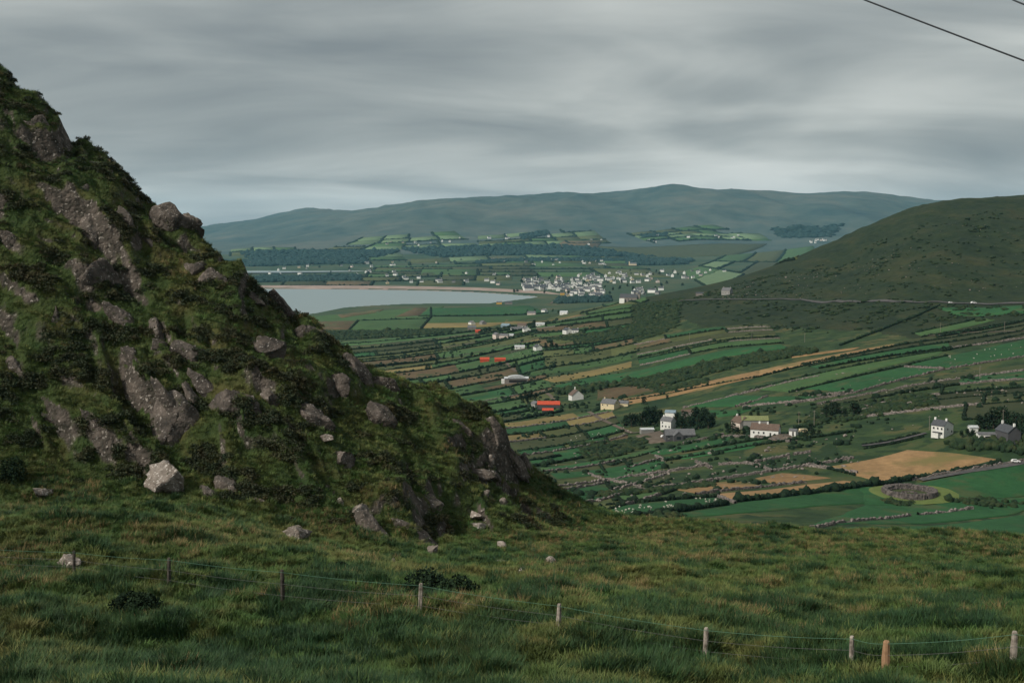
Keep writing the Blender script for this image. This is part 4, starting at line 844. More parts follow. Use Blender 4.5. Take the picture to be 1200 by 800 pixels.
flock(17, (1075, 425, 1200, 402, 1200, 414, 1110, 428), 'cream sheep on the bright green hill pasture', 'sheep on the hill pasture', 3)
flock(16, (660, 514, 740, 500, 745, 508, 670, 524), 'white sheep in the pasture in front of the bungalow lane', 'sheep near the bungalow lane', 4)
flock(14, (600, 415, 640, 408, 640, 413, 602, 419), 'white sheep behind the red iron sheds', 'sheep behind the red sheds', 5)
flock(12, (960, 470, 1060, 445, 1080, 470, 960, 485), 'pale sheep in the dark rough pasture above the cottage farm', 'sheep in the dark rough pasture', 6)
def poles():
    for px, py, h in [(821, 499, 9), (936, 497, 8), (954, 498, 9), (1175, 504, 11), (1089, 504, 8), (943, 401, 9), (1102, 391, 10), (1148, 444, 9), (1177, 389, 9), (808, 400, 10), (881, 398, 10)]:
        p = hit(px, py); t = empty('utility_pole', (p[0], p[1], p[2])); tag(t, 'thin grey wooden utility pole standing in the fields', 'pole', 'utility poles in the valley')
        k = 8; V = [(r * math.cos(6.283 * i / k), r * math.sin(6.283 * i / k), z) for z, r in ((-0.5, 0.16), (h, 0.11)) for i in range(k)]; me = bpy.data.meshes.new('pole'); me.from_pydata(V, [], [(i, (i + 1) % k, k + (i + 1) % k, k + i) for i in range(k)] + [tuple(range(k, 2 * k))]); link('pole', me, 'pole_wood', t)
        box('crossarm', 'pole_wood', t, -0.9, 0.9, -0.22, -0.12, h - 0.7, h - 0.55)
poles()

# ------------------------------------------------------------------ the town and the scattered far houses
def far_houses():
    protos = []
    for L, W, H, RH, wm, rm in [(11, 8, 5, 3, 'white_render', 'grey_slate'), (14, 8, 5.5, 3, 'white_render', 'slate'), (10, 8, 3.4, 3, 'cream_render', 'grey_slate'), (16, 9, 6, 3.2, 'white_render', 'grey_slate'), (12, 9, 4, 3.2, 'pink_render', 'slate'), (20, 9, 6, 3, 'white_render', 'slate'), (11, 8, 4.5, 3, 'grey_render', 'slate')]:
        a, b = L / 2, W / 2
        V = [(-a, -b, -3), (a, -b, -3), (a, b, -3), (-a, b, -3), (-a, -b, H), (a, -b, H), (a, b, H), (-a, b, H), (-a, 0, H + RH), (a, 0, H + RH), (-a - .4, -b - .4, H - .2), (a + .4, -b - .4, H - .2), (a + .4, 0, H + RH + .3), (-a - .4, 0, H + RH + .3), (a + .4, b + .4, H - .2), (-a - .4, b + .4, H - .2)]
        V += [(x + a * 0.8, y, z) for x, y, z in box_v(-0.7, 0.7, -0.6, 0.6, H + RH - 1, H + RH + 1.6)]
        me = bpy.data.meshes.new('house'); me.from_pydata(V, [], [(0, 1, 5, 4), (2, 3, 7, 6), (1, 2, 6, 9, 5), (3, 0, 4, 8, 7), (10, 11, 12, 13), (13, 12, 14, 15)] + [tuple(i + 16 for i in q) for q in BOXQ])
        me.materials.append(MATS[wm]); me.materials.append(MATS[rm]); me.polygons[4].material_index = 1; me.polygons[5].material_index = 1; protos.append(me)
    r = random.Random(77)
    def put(px, py, label, group, w=None, s=1.0):
        s = s * 1.25; p = hit(px, py); w = w if w is not None else r.choices(range(7), [5, 4, 2, 4, 2, 2, 2])[0]; o = link('house', protos[w]); label = ('white grey roofed ', 'long white slate roofed ', 'low cream ', 'large white ', 'pink washed ', 'very long white ', 'plain grey ')[w] + label; o.location = (p[0], p[1], p[2] + off(p[1]) * 1.2); o.rotation_euler = (0, 0, r.choice([0.1, 0.3, 1.4, 1.7, -0.4]) + r.uniform(-0.2, 0.2)); k = s * r.uniform(0.9, 1.25); o.scale = (k, k, k); tag(o, label, 'house', group)
    def cluster(n, c, label, group, s=1.0, w=None):
        for k in range(n):
            u, v = r.random(), r.random(); q = [c[0][i] * (1 - u) * (1 - v) + c[1][i] * u * (1 - v) + c[2][i] * u * v + c[3][i] * (1 - u) * v for i in (0, 1)]; put(q[0], q[1], label, group, w, s)
    T = 'gabled house in the crowded town at the head of the bay'; G = 'houses of the town'
    cluster(66, ((612, 328), (690, 321), (695, 343), (612, 339)), T, G); cluster(34, ((660, 338), (705, 335), (712, 349), (665, 349)), T, G)
    cluster(42, ((688, 321), (760, 318), (772, 332), (690, 334)), T, G); cluster(14, ((742, 341), (775, 340), (772, 345), (742, 346)), T, G)
    cluster(16, ((614, 338), (668, 336), (670, 341), (616, 341.5)), 'house in the row along the town sea front', 'sea front houses', 1.25, 5)
    cluster(16, ((775, 317), (856, 316), (858, 325), (780, 328)), 'house on the quiet edge of town toward the hill', 'houses at the edge of town'); cluster(12, ((680, 304), (745, 307), (745, 312), (670, 314)), 'house among trees on the far side of town', 'houses behind the town')
    cluster(22, ((430, 318), (600, 322), (606, 334), (420, 334)), 'house standing apart on the flat land behind the beach', 'houses behind the beach'); cluster(20, ((370, 306), (640, 302), (700, 312), (400, 312)), 'distant house on the plain under the mountain', 'houses on the plain')
    cluster(18, ((290, 304), (440, 308), (440, 325), (300, 322)), 'distant house near the estuary', 'houses near the estuary'); cluster(18, ((420, 285), (700, 272), (720, 287), (400, 294)), 'farmhouse on the pale mountain foot fields', 'farmhouses on the mountain foot', 1.1)
    cluster(10, ((750, 277), (900, 275), (900, 284), (760, 286)), 'farmhouse below the long shoulder of the mountain', 'farmhouses below the mountain shoulder', 1.1); cluster(10, ((950, 282), (970, 280), (968, 284), (950, 286)), 'house in the hamlet beside the hill edge', 'hamlet beside the hill')
    t = house('church', 'large pale church with square tower behind the town', 'church', 742, 311.5, 40, 15, 10, 8, 8, 'cream_render', 'grey_slate'); box('tower', 'cream_render', t, -26, -20.2, -3.5, 3.5, -3, 24)
    # dark garden trees between the houses
    for k in range(46):
        px = r.uniform(600, 800); py = r.uniform(318, 346); tree(px, py, r.uniform(9, 14), 'dark green tree between the town houses', 'trees in the town', 1.5)
    for k in range(40):
        px = r.uniform(330, 640); py = r.uniform(304, 334); tree(px, py, r.uniform(10, 15), 'dark green tree among the far fields behind the beach', 'trees on the coastal plain', 1.7)
far_houses()

# ------------------------------------------------------------------ rocks of the crag and loose boulders
def rock_material(name, base, lichen, amt):
    m, nt, b, g = new_mat(name, 0.9, 0.2); pos = g.outputs['Position']
    c = ncolor(nt, pos, 0.9, base, 6, 0.6)
    c = mixc(nt, ncolor(nt, pos, 4.5, [(0, 0, 0), (1, 1, 1)], 5, 0.65, 0.4, lo=0.60 - amt, hi=0.65 - amt), c, lichen)
    c = mixc(nt, ncolor(nt, pos, 1.3, [(0, 0, 0), (1, 1, 1)], 5, 0.6, lo=0.60, hi=0.70), c, (0.030, 0.034, 0.016))
    nt.links.new(vary(nt, c, 0.15), b.inputs['Base Color']); bump(nt, b, pos, 3.5, 0.9, 0.25, 6)
rock_material('crag_rock', [(0.028, 0.025, 0.022), (0.068, 0.058, 0.050), (0.13, 0.108, 0.094)], (0.30, 0.275, 0.25), 0.0)
rock_material('boulder_rock', [(0.085, 0.072, 0.060), (0.17, 0.145, 0.125), (0.24, 0.21, 0.185)], (0.42, 0.39, 0.36), 0.03)
def rock_mesh(name, seed, size, sub=3, planes=15, rough=0.05):
    r = np.random.default_rng(seed); V, T = ICO[sub]; P = V.copy()
    for k in range(planes):
        n = r.normal(size=3); n /= np.linalg.norm(n); c = r.uniform(0.34, 0.72); d = P @ n; P = P - np.maximum(0, d - c)[:, None] * n * 0.93
    n1 = perlin(P[:, 0] * 2.1 + seed, P[:, 1] * 2.1 + P[:, 2] * 1.7, seed) + 0.5 * perlin(P[:, 2] * 5 + seed, P[:, 0] * 4.6 - P[:, 1] * 3, seed + 3) + 0.55 * perlin(P[:, 2] * 9 + P[:, 1] * 5, P[:, 0] * 8 - seed, seed + 5) + 0.4 * perlin(P[:, 2] * 19 + P[:, 1] * 11, P[:, 0] * 17 - seed, seed + 6)
    P = P * (1 + rough * 1.7 * n1)[:, None]
    # bedding cracks
    a = P[:, 2] * 5.2 + 0.5 * perlin(P[:, 0] * 2, P[:, 1] * 2, seed + 8); cr = np.abs(a - np.round(a)); P = P * (1 - 0.055 * np.clip(1 - cr / 0.16, 0, 1))[:, None]
    return npmesh(name, P * np.array(size), tris=T, smooth=True)
crag_rocks = [  # photo x, y, width, height (px), lean of the beds (deg), label
    (37, 166, 42, 52, 46, 'dark slab of rock high on the crag, its face split and lichen spotted'), (92, 226, 24, 34, 50, 'narrow rock face below the highest slab of the crag'), (110, 192, 22, 13, 30, 'small ledge of rock near the crag skyline'),
    (189, 263, 50, 46, 48, 'broad pale lichened rock face close under the crag skyline'), (217, 258, 28, 20, 40, 'flat bed of rock beside the broad lichened face'), (145, 258, 14, 24, 55, 'thin upright rock rib beside the broad lichened face'),
    (112, 281, 22, 34, 55, 'narrow dark rib of rock in mid crag heather'), (176, 287, 20, 16, 45, 'small rock step below the broad lichened face'), (223, 318, 24, 22, 45, 'cracked rock knob beside its twin below the skyline'), (244, 325, 22, 22, 45, 'cracked rock knob with white lichen below the skyline'),
    (272, 302, 26, 14, 38, 'pale rock bed showing through turf at the skyline dip'), (288, 344, 22, 16, 42, 'low rock bed above the bay side edge'), (110, 332, 34, 36, 55, 'shadowed rock face under a heather overhang'), (147, 378, 14, 40, 52, 'long thin rib of rock above the boulder seat'),
    (178, 388, 24, 26, 45, 'blocky dark rock with flat mossy top'), (222, 422, 38, 24, 30, 'squat pointed boulder perched in the middle of the crag'), (187, 404, 16, 16, 30, 'small round boulder beside the squat pointed boulder'), (245, 460, 22, 40, 52, 'upright lichened slab beside a large oval slab'),
    (268, 484, 40, 48, 48, 'large oval slab thick with white lichen'), (190, 512, 66, 80, 52, 'biggest dark slab of the crag, smooth and oval'), (222, 500, 16, 80, 56, 'long rib of rock along the biggest dark slab'), (228, 470, 14, 46, 60, 'thin black rock fin above the biggest slab'),
    (112, 500, 30, 34, 50, 'ragged rock ledge beside the biggest slab'), (64, 497, 26, 12, 28, 'low line of pale broken rock beside the ragged ledge'), (312, 412, 32, 42, 62, 'steep rock face under a grassy bulge'), (355, 392, 30, 34, 58, 'dark rock edge above the bay'),
    (340, 372, 22, 40, 60, 'steep skyline rock dropping to the bay'), (316, 470, 30, 36, 50, 'pale streaked rock below the steep grassy bulge'), (360, 495, 34, 26, 40, 'low double rock in the lower middle crag'), (392, 450, 24, 26, 45, 'pointed brown rock under the skyline turf'),
    (415, 431, 24, 40, 58, 'tall brownish skyline rock'), (445, 451, 22, 30, 50, 'pale pink rock jutting from the skyline'), (446, 495, 22, 28, 50, 'tilted rock block below the pale pink one'), (305, 590, 34, 16, 15, 'heap of pale rock at the foot of the crag'),
    (270, 578, 34, 26, 40, 'broken rock band at the foot of the biggest slab'), (240, 580, 24, 26, 50, 'dark cleft rock beside the squat foot boulder'), (425, 585, 30, 24, 35, 'layered dark rock ledge in the lower crag'), (503, 594, 20, 26, 55, 'leaning rock plate on the grassy spur'),
    (556, 553, 34, 12, 12, 'stack of thin pale rock plates on the grassy spur'), (580, 507, 24, 44, 58, 'ribbed dark cliff edge of the grassy spur'), (596, 530, 18, 40, 60, 'ribbed cliff rock lower on the spur edge'), (613, 545, 18, 26, 58, 'last dark rock of the spur edge above the valley'),
    (540, 500, 18, 10, 30, 'small rock on the crest of the grassy spur'), (575, 558, 22, 20, 50, 'sunken rock beside the thin rock plates'), (480, 625, 40, 22, 30, 'dark overhung rock under turf at the foot of the spur'), (440, 620, 30, 24, 40, 'shadowed foot rock beside the overhung one'),
    (20, 440, 22, 30, 52, 'dark rock rib on the shaded side of the crag'), (60, 380, 26, 34, 52, 'heather fringed rock on the shaded side of the crag'), (15, 290, 20, 40, 52, 'split rock on the shaded upper shoulder'), (150, 430, 24, 30, 55, 'rock rib above the biggest dark slab'), (400, 540, 26, 30, 52, 'mossy rock rib in the lower crag')]
for i, (px, py, w, h, lean, lab) in enumerate(crag_rocks):
    p = hitn(px, py + h * 0.1); d = p[1]; k = d / F; a, b = max(w, h) * k * 1.12, min(w, h) * k * 0.84
    me = rock_mesh('rock_outcrop', 300 + i, (a, b * 1.0, b), 4 if w * h > 350 else 3, 13, 0.075)
    o = link('rock_outcrop', me, 'crag_rock'); o.location = (p[0], p[1] + 0.62 * b, p[2] - 0.14 * b); o.rotation_euler = (R(-18), R(lean), R(8 - (i * 37 % 30))); tag(o, lab, 'rock', 'rock outcrops of the crag')
boulders = [(200, 571, 40, 27, 'rounded brown boulder with white top at the foot of the biggest slab'), (350, 631, 32, 17, 'pale flat boulder lying alone in the grass at the crag foot'), (48, 580, 22, 9, 'low pale stone in grass beside the dry rush tuft'), (84, 664, 30, 13, 'whitish stone behind a dark fence post'),
            (420, 606, 18, 17, 'pale angular block under the layered ledge'), (348, 622, 12, 8, 'small stone above the pale flat boulder'), (508, 650, 12, 14, 'upright pale stone at the foot of the spur'), (556, 606, 14, 7, 'flat white stone on the lower spur'), (562, 620, 15, 8, 'white stone below the flat one on the lower spur'),
            (590, 593, 10, 12, 'brown standing stone on the lower spur'), (588, 642, 11, 8, 'white stone on the level turf below the spur'), (587, 660, 12, 5, 'flat pale stone near the fence side of the turf'), (646, 660, 10, 7, 'small white stone in the saddle'), (612, 672, 12, 7, 'brown stone in the saddle grass'),
            (461, 660, 8, 5, 'little stone beside the dark gorse bush'), (383, 518, 12, 7, 'pale stone caught on the lower crag'), (400, 592, 8, 8, 'small white stone in the lower crag heather'), (570, 580, 10, 6, 'pale chip of rock on the spur side'), (575, 543, 8, 12, 'thin pale stone near the spur plates'), (298, 572, 10, 6, 'tiny pale rock at the crag foot')]
for i, (px, py, w, h, lab) in enumerate(boulders):
    p = hitn(px, py); k = p[1] / F; me = rock_mesh('boulder', 500 + i, (w * k * 0.85, w * k * 0.7, h * k * 1.0), 4 if w > 14 else 3, 11, 0.085)
    o = link('boulder', me, 'boulder_rock'); o.location = (p[0], p[1], p[2] + h * k * 0.28); o.rotation_euler = (0, R(-6 + (i * 23) % 17), R(i * 47)); tag(o, lab, 'boulder', 'loose boulders on the turf')

# ------------------------------------------------------------------ grass, rushes and heather
def plant_materials():
    def plant(name, a, b, c, s1=0.10, s2=0.9):
        m, nt, bs, g = new_mat(name, 0.7, 0.25); pos = g.outputs['Position']
        col = mixc(nt, 0.5, ncolor(nt, pos, s1, [a, b, c], 4), ncolor(nt, pos, s2, [a, b, c], 3)); nt.links.new(vary(nt, col, 0.35), bs.inputs['Base Color'])
    plant('grass_blade', (0.020, 0.066, 0.014), (0.056, 0.094, 0.022), (0.145, 0.126, 0.042))
    plant('rush_blade', (0.007, 0.028, 0.010), (0.016, 0.048, 0.014), (0.036, 0.066, 0.018))
    plant('dry_blade', (0.12, 0.088, 0.036), (0.19, 0.135, 0.060), (0.25, 0.19, 0.095))
    plant('heather_sprig', (0.010, 0.022, 0.009), (0.022, 0.032, 0.012), (0.055, 0.042, 0.016), 0.25, 1.5)
plant_materials()
def tuft(name, n, rad, h, w, lean, mat, seed, seg=2):
    r = np.random.default_rng(seed); V, T = [], []
    for k in range(n):
        a = r.uniform(0, 6.283); q = rad * math.sqrt(r.uniform()); b = np.array([q * math.cos(a), q * math.sin(a), -0.04]); a2 = a + r.normal(0, 0.7); dr = np.array([math.cos(a2), math.sin(a2), 0])
        hh = h * r.uniform(0.55, 1.1); ln = lean * r.uniform(0.3, 1.3) * hh; s = np.array([-dr[1], dr[0], 0]) * w * r.uniform(0.7, 1.3); k0 = len(V)
        m = b + dr * ln * 0.35 + np.array([0, 0, hh * 0.6]); t = b + dr * ln + np.array([0, 0, hh])
        V += [b - s, b + s, m - s * 0.8, m + s * 0.8, t]; T += [(k0, k0 + 1, k0 + 3), (k0, k0 + 3, k0 + 2), (k0 + 2, k0 + 3, k0 + 4)]
    me = npmesh(name, np.array(V), tris=T); me.materials.append(MATS[mat]); return bpy.data.objects.new(name, me)
def sprig(name, n, rad, h, s, mat, seed):
    r = np.random.default_rng(seed); q = r.normal(size=(n, 3)); q /= np.linalg.norm(q, axis=1)[:, None]; q[:, 2] = np.abs(q[:, 2]); C = q * r.uniform(0.55, 1.0, (n, 1)) * [rad, rad, h]
    e1 = r.normal(size=(n, 3)); e1 /= np.linalg.norm(e1, axis=1)[:, None]; e2 = np.cross(e1, r.normal(size=(n, 3))); e2 /= np.linalg.norm(e2, axis=1)[:, None]; k = s * r.uniform(0.6, 1.3, (n, 1))
    P = np.stack([C - e1 * k, C + e1 * k, C + e2 * k * 1.5], 1).reshape(-1, 3); me = npmesh(name, P, tris=np.arange(n * 3).reshape(n, 3)); me.materials.append(MATS[mat]); return bpy.data.objects.new(name, me)
def scatter(name, protos, P, rot, scl, label, cat):
    c = bpy.data.collections.new(name + '_plants')
    for o in protos: c.objects.link(o)
    me = bpy.data.meshes.new(name); me.vertices.add(len(P)); me.vertices.foreach_set('co', np.asarray(P, np.float32).ravel())
    a = me.attributes.new('rot', 'FLOAT_VECTOR', 'POINT'); a.data.foreach_set('vector', np.asarray(rot, np.float32).ravel())
    a = me.attributes.new('scl', 'FLOAT_VECTOR', 'POINT'); a.data.foreach_set('vector', np.asarray(scl, np.float32).ravel())
    a = me.attributes.new('pick', 'INT', 'POINT'); a.data.foreach_set('value', rng.integers(0, len(protos), len(P)).astype(np.int32))
    ng = bpy.data.node_groups.new(name, 'GeometryNodeTree'); ng.interface.new_socket('Geometry', in_out='INPUT', socket_type='NodeSocketGeometry'); ng.interface.new_socket('Geometry', in_out='OUTPUT', socket_type='NodeSocketGeometry')
    N = ng.nodes.new; L = ng.links.new; gi = N('NodeGroupInput'); go = N('NodeGroupOutput'); ci = N('GeometryNodeCollectionInfo'); ci.inputs[0].default_value = c; ci.inputs['Separate Children'].default_value = True; ci.inputs['Reset Children'].default_value = True
    ip = N('GeometryNodeInstanceOnPoints'); ip.inputs['Pick Instance'].default_value = True
    def na(nm, ty): n = N('GeometryNodeInputNamedAttribute'); n.data_type = ty; n.inputs['Name'].default_value = nm; return n.outputs['Attribute']
    L(gi.outputs[0], ip.inputs['Points']); L(ci.outputs[0], ip.inputs['Instance']); L(na('pick', 'INT'), ip.inputs['Instance Index']); L(na('rot', 'FLOAT_VECTOR'), ip.inputs['Rotation']); L(na('scl', 'FLOAT_VECTOR'), ip.inputs['Scale']); L(ip.outputs[0], go.inputs[0])
    o = bpy.data.objects.new(name, me); COL.objects.link(o); md = o.modifiers.new('plants', 'NODES'); md.node_group = ng
    return tag(o, label, cat, kind='stuff')
def near_samples(n, d0, d1, seed, umax=0.6, pw=1.0):
    r = np.random.default_rng(seed); u = r.uniform(-umax, umax, n); d = np.exp(r.uniform(math.log(d0), math.log(d1), n)); x = u * d; return x, d, r
def plants():
    tufts = [tuft('grass_tuft', 34, 0.28, 0.25, 0.012, 1.1, 'grass_blade', k) for k in range(5)]
    rush = [tuft('rush_tuft', 60, 0.34, 0.46, 0.011, 0.7, 'rush_blade', 20 + k) for k in range(4)]
    dry = [tuft('dry_tuft', 16, 0.22, 0.45, 0.009, 0.6, 'dry_blade', 40 + k) for k in range(4)]
    hth = [sprig('heather_clump', 170, 0.42, 0.34, 0.055, 'heather_sprig', 60 + k) for k in range(4)]
    def slope(x, y): e = 0.4; z = near_z(x, y); return z, (near_z(x + e, y) - z) / e, (near_z(x, y + e) - z) / e
    def emit(name, protos, x, y, z, r, s0, s1, label, cat, tilt=0.15, zs=1.0):
        n = len(x); s = r.uniform(s0, s1, n); rot = np.stack([r.normal(0, tilt, n), r.normal(0, tilt, n), r.uniform(0, 6.283, n)], 1)
        scatter(name, protos, np.stack([x, y, z], 1), rot, np.stack([s, s, s * zs * r.uniform(0.75, 1.25, n)], 1), label, cat)
    # short meadow grass everywhere; thinner where heather or rock takes over
    x, y, r = near_samples(210000, 25, 130, 1); z, gx, gy = slope(x, y); g = np.hypot(gx, gy); w = crag_w(x, y)
    hm = fbm(x / 5.5, y / 5.5 + z / 3, 71, 3) + 0.22 * (g - 0.9) - 0.14 * sstep(-0.15, -0.07, x / y)
    k = (g < 1.25) & ((w < 0.4) | (hm < 0.16)); emit('meadow_grass', tufts, x[k], y[k], z[k], r, 0.6, 1.25, 'short green turf grass covering the meadow and crag', 'grass', 0.25)
    x, y, r = near_samples(90000, 25, 128, 2); z, gx, gy = slope(x, y); w = crag_w(x, y); m = fbm(x / 3.2, y / 3.2, 72, 3) + 0.16 * sstep(62, 40, y); k = (w < 0.35) & (m > 0.17)
    emit('rush_grass', rush, x[k], y[k], z[k], r, 0.55, 1.25, 'tall dark green rush tufts growing through the meadow', 'rushes', 0.12)
    x, y, r = near_samples(75000, 27, 128, 3); z, gx, gy = slope(x, y); m = fbm(x / 7, y / 7, 73, 3) + 0.22 * sstep(70, 112, y) * (x > 0) - 0.25 * sstep(48, 34, y); k = (m > 0.11) & (crag_w(x, y) < 0.8) | ((m > 0.3))
    emit('dry_grass', dry, x[k], y[k], z[k], r, 0.5, 1.1, 'tan dry seeding grass in patches over the meadow', 'grass', 0.15)
    x, y, r = near_samples(90000, 62, 130, 4); z, gx, gy = slope(x, y); g = np.hypot(gx, gy); w = crag_w(x, y); hm = fbm(x / 5.5, y / 5.5 + z / 3, 71, 3) + 0.22 * (g - 0.9) - 0.14 * sstep(-0.15, -0.07, x / y); k = (w > 0.3) & (hm > 0.11) & (g < 1.7)
    emit('heather', hth, x[k], y[k], z[k] - 0.05, r, 0.6, 1.5, 'dark brown green heather mounds clinging to the crag', 'heather', 0.2, 0.9)
plants()
def gorse():
    for px, py, w, h, lab in [(520, 692, 84, 34, 'dark rounded gorse bush in the grass behind the fence'), (10, 555, 34, 26, 'dark gorse bush at the shaded foot of the crag'), (402, 668, 16, 12, 'small round dark bush at the foot of the spur'), (160, 712, 60, 22, 'low dark bramble mound in front of the fence')]:
        p = hitn(px, py + h * 0.3); k = p[1] / F; t = empty('gorse_bush', (p[0], p[1], p[2])); tag(t, lab, 'bush'); r = np.random.default_rng(int(px)); L = []
        for j in range(7):
            c = np.array([r.uniform(-0.36, 0.36) * w * k, r.uniform(-0.2, 0.2) * w * k, h * k * r.uniform(0.2, 0.45)]); q = r.normal(size=(420, 3)); q /= np.linalg.norm(q, axis=1)[:, None]; L.append(c + q * [0.26 * w * k, 0.24 * w * k, 0.7 * h * k] * r.uniform(0.75, 1.05, (420, 1)))
        C = np.concatenate(L); n = len(C); e1 = r.normal(size=(n, 3)); e1 /= np.linalg.norm(e1, axis=1)[:, None]; e2 = np.cross(e1, r.normal(size=(n, 3))); e2 /= np.linalg.norm(e2, axis=1)[:, None]; s = r.uniform(0.04, 0.09, (n, 1))
        link('foliage', npmesh('foliage', np.stack([C - e1 * s, C + e1 * s, C + e2 * s * 1.6], 1).reshape(-1, 3), tris=np.arange(n * 3).reshape(n, 3)), 'leaf_dark', t)
        box('stem', 'bark', t, -0.06, 0.06, -0.06, 0.06, -0.4, h * k * 0.3)
gorse()

# ------------------------------------------------------------------ fence along the meadow
def fence():
    simple('weathered_post', [(0.10, 0.085, 0.07), (0.24, 0.21, 0.18), (0.36, 0.32, 0.28)], 6.0, bmp=(20, 0.6, 0.02)); simple('dark_post', [(0.03, 0.027, 0.024), (0.075, 0.066, 0.056)], 6.0, bmp=(20, 0.6, 0.02)); simple('new_post', [(0.22, 0.13, 0.075), (0.32, 0.20, 0.12)], 6.0)
    simple('wire', [(0.10, 0.10, 0.10)], rough=0.5); simple('green_wire', [(0.08, 0.17, 0.12)], rough=0.6)
    t = empty('fence', (0, 40, float(near_z(np.array([0.]), np.array([40.]))[0]))); tag(t, 'weathered post and wire fence crossing the rough meadow', 'fence'); bpy.context.view_layer.update(); inv = t.matrix_world.inverted()
    posts = [(-60, 662, 638, 'dark_post', 0.06), (87, 672, 645, 'dark_post', 0.02), (198, 690, 653, 'dark_post', 0.03), (331, 710, 667, 'dark_post', 0.0), (492, 720, 683, 'weathered_post', 0.04), (654, 742, 709, 'weathered_post', 0.04), (826, 775, 735, 'weathered_post', 0.03), (998, 806, 764, 'weathered_post', 0.0), (1038, 820, 775, 'new_post', 0.0), (1187, 845, 792, 'weathered_post', 0.0), (1330, 872, 815, 'weathered_post', 0.02)]
    tops = []
    for i, (px, yb, yt, mt, ln) in enumerate(posts):
        p = hitn(px, min(yb, 799)) if yb < 800 else None
        if p is None:
            d = {998: 32.4, 1038: 31.6, 1187: 30.0, 1330: 28.6}[px]; u, q = ray(px, yt); x = u * d; p = np.array([x, d, float(near_z(np.array([x]), np.array([d]))[0])])
        u, q = ray(px, yt); h = (ZC + q * p[1]) - p[2]; h = float(np.clip(h, 1.0, 1.7)); k = 9; rad = 0.075 if mt != 'new_post' else 0.10; r = np.random.default_rng(i); V = []
        for z, s in ((-0.5, 1.05), (h * 0.5, 1.0), (h - 0.04, 0.95), (h, 0.7)):
            for j in range(k): a = 6.283 * j / k; rr = rad * s * (1 + 0.1 * r.normal()); V.append((rr * math.cos(a) + ln * z, rr * math.sin(a), z))
        me = npmesh('post', np.array(V), [(m * k + j, m * k + (j + 1) % k, (m + 1) * k + (j + 1) % k, (m + 1) * k + j) for m in range(3) for j in range(k)], smooth=False)
        bm = bmesh.new(); bm.from_mesh(me); bm.verts.ensure_lookup_table(); bm.faces.new([bm.verts[3 * k + j] for j in range(k)]); bm.to_mesh(me); bm.free()
        o = link('post', me, mt, t); o.location = inv @ Vector((p[0], p[1], p[2])); tops.append((p[0] + ln * h, p[1], p[2], h))
    for lev, mt, rad in ((0.94, 'green_wire', 0.0055), (0.62, 'wire', 0.005), (0.30, 'wire', 0.005)):
        V, Q = [], []
        for i in range(len(tops) - 1):
            a, b = tops[i], tops[i + 1]
            for m in range(9):
                f = m / 8; c = np.array([a[0] + (b[0] - a[0]) * f, a[1] + (b[1] - a[1]) * f - 0.085, (a[2] + a[3] * lev) * (1 - f) + (b[2] + b[3] * lev) * f - 0.05 * math.sin(math.pi * f)]); c = np.array(inv @ Vector(c))
                if m == 0 and i: continue
                for j in range(4): V.append(c + rad * np.array([0, math.cos(j * math.pi / 2), math.sin(j * math.pi / 2)]))
        n = len(V) // 4; Q = [(i * 4 + j, i * 4 + (j + 1) % 4, (i + 1) * 4 + (j + 1) % 4, (i + 1) * 4 + j) for i in range(n - 1) for j in range(4)]
        o = link('wire', npmesh('wire', np.array(V), Q), mt, t)
fence()
# overhead cables that cross the sky
def cables():
    simple('cable', [(0.03, 0.035, 0.04)], rough=0.6)
    for i, (a, b) in enumerate((((1012, 0), (1200, 71.5)), ((1186, 0), (1200, 5.5)))):
        d = 21.0 + i * 0.4; A = at(*a, d + 1.5); B = at(*b, d - 0.3); dr = (B - A) / np.linalg.norm(B - A); V = []; n = 60; L0, L1 = -34.0, 30.0
        for k in range(n + 1):
            s = L0 + (L1 - L0) * k / n; c = A + dr * s + np.array([0, 0, 0.0012 * (s - 2) ** 2])
            for j in range(6): V.append(c + 0.016 * np.array([0, math.cos(j * math.pi / 3), math.sin(j * math.pi / 3)]))
        Q = [(k * 6 + j, k * 6 + (j + 1) % 6, (k + 1) * 6 + (j + 1) % 6, (k + 1) * 6 + j) for k in range(n) for j in range(6)]
        tag(link('overhead_cable', npmesh('overhead_cable', np.array(V), Q), 'cable'), 'thin dark overhead cable slanting across the cloudy sky', 'cable', 'overhead cables')
cables()

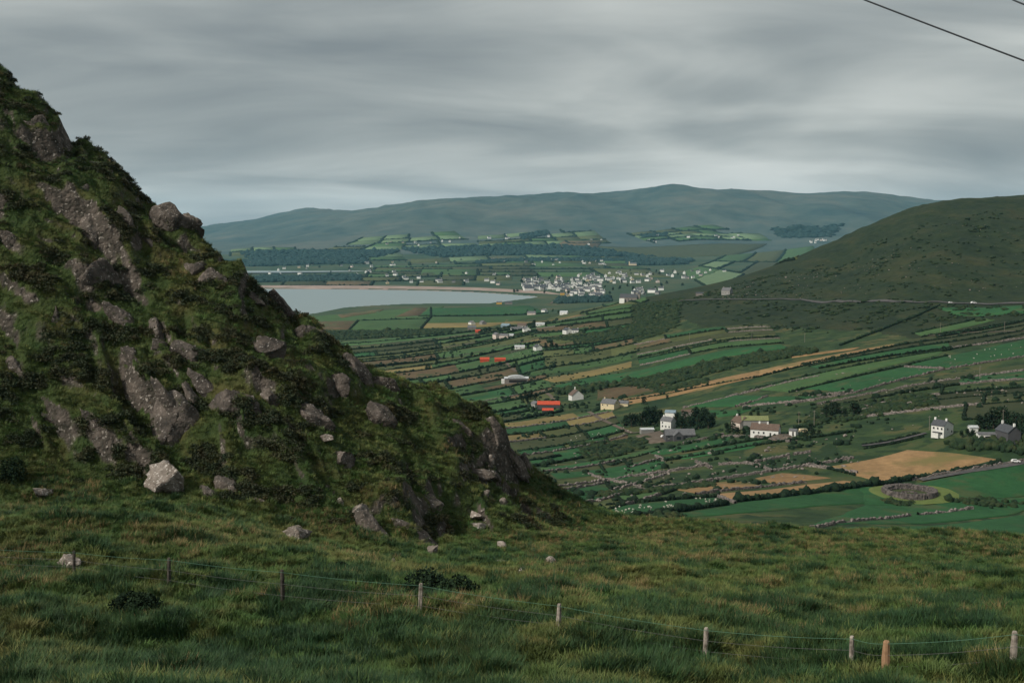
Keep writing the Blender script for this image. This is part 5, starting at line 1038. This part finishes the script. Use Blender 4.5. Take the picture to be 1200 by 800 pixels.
# ------------------------------------------------------------------ loose bushes and stones over the valley and the right-hand hill
def loose_cover():
    r = np.random.default_rng(91)
    def pick(n, c, s):
        u = r.uniform(0, 1, n); v = r.uniform(0, 1, n); out = []
        A, B, C, D = [p[:2] for p in quad_pts(c)]
        Q = (A * (1 - u)[:, None] + B * u[:, None]) * (1 - v)[:, None] + (D * (1 - u)[:, None] + C * u[:, None]) * v[:, None]
        return Q[fbm(Q[:, 0] / s, Q[:, 1] / s, 93, 3) > 0.05]
    def put(name, Q, rad, flat, mat, label, cat, sub=1):
        k = rad * r.lognormal(0, 0.4, len(Q)); z = far_z(Q[:, 0], Q[:, 1]) + off(Q[:, 1]) + 0.25 * k * flat; o = np.array([Q[0, 0], Q[0, 1], z[0]])
        V, T = blobs(np.stack([Q[:, 0], Q[:, 1], z], 1) - o, np.stack([k, k, k * flat], 1), sub, 0.22, 5); ob = link(name, npmesh(name, V, tris=T, smooth=(cat == 'scrub')), mat); ob.location = o; tag(ob, label, cat, kind='stuff')
    Q = np.concatenate([pick(1500, ((398, 400), (740, 365), (745, 420), (450, 467)), 60), pick(900, ((490, 467), (740, 425), (760, 480), (580, 500)), 40), pick(1200, ((580, 500), (1000, 455), (1000, 545), (690, 600)), 30), pick(200, ((960, 470), (1205, 430), (1205, 500), (940, 505)), 40)])
    put('scattered_bushes', Q, 1.3, 0.8, 'hedge', 'small dark bushes and bramble dotted over the valley fields', 'scrub')
    Q = np.concatenate([pick(500, ((640, 530), (1000, 500), (1010, 560), (690, 590)), 22), pick(700, ((860, 335), (1205, 255), (1205, 350), (800, 352)), 70), pick(260, ((930, 440), (1205, 420), (1205, 500), (940, 505)), 30)])
    put('field_stones', Q, 0.55, 0.7, 'boulder_rock', 'pale stones strewn over rough pasture and the dark hill', 'stones')
    Q = np.concatenate([pick(1800, ((870, 330), (1205, 245), (1205, 350), (800, 352)), 45), pick(1200, ((800, 353), (1205, 357), (1205, 372), (880, 398)), 35)])
    put('hill_heather', Q, 1.9, 0.45, 'scrub', 'dark heather and bracken clumps on the big dark hill', 'scrub')
loose_cover()
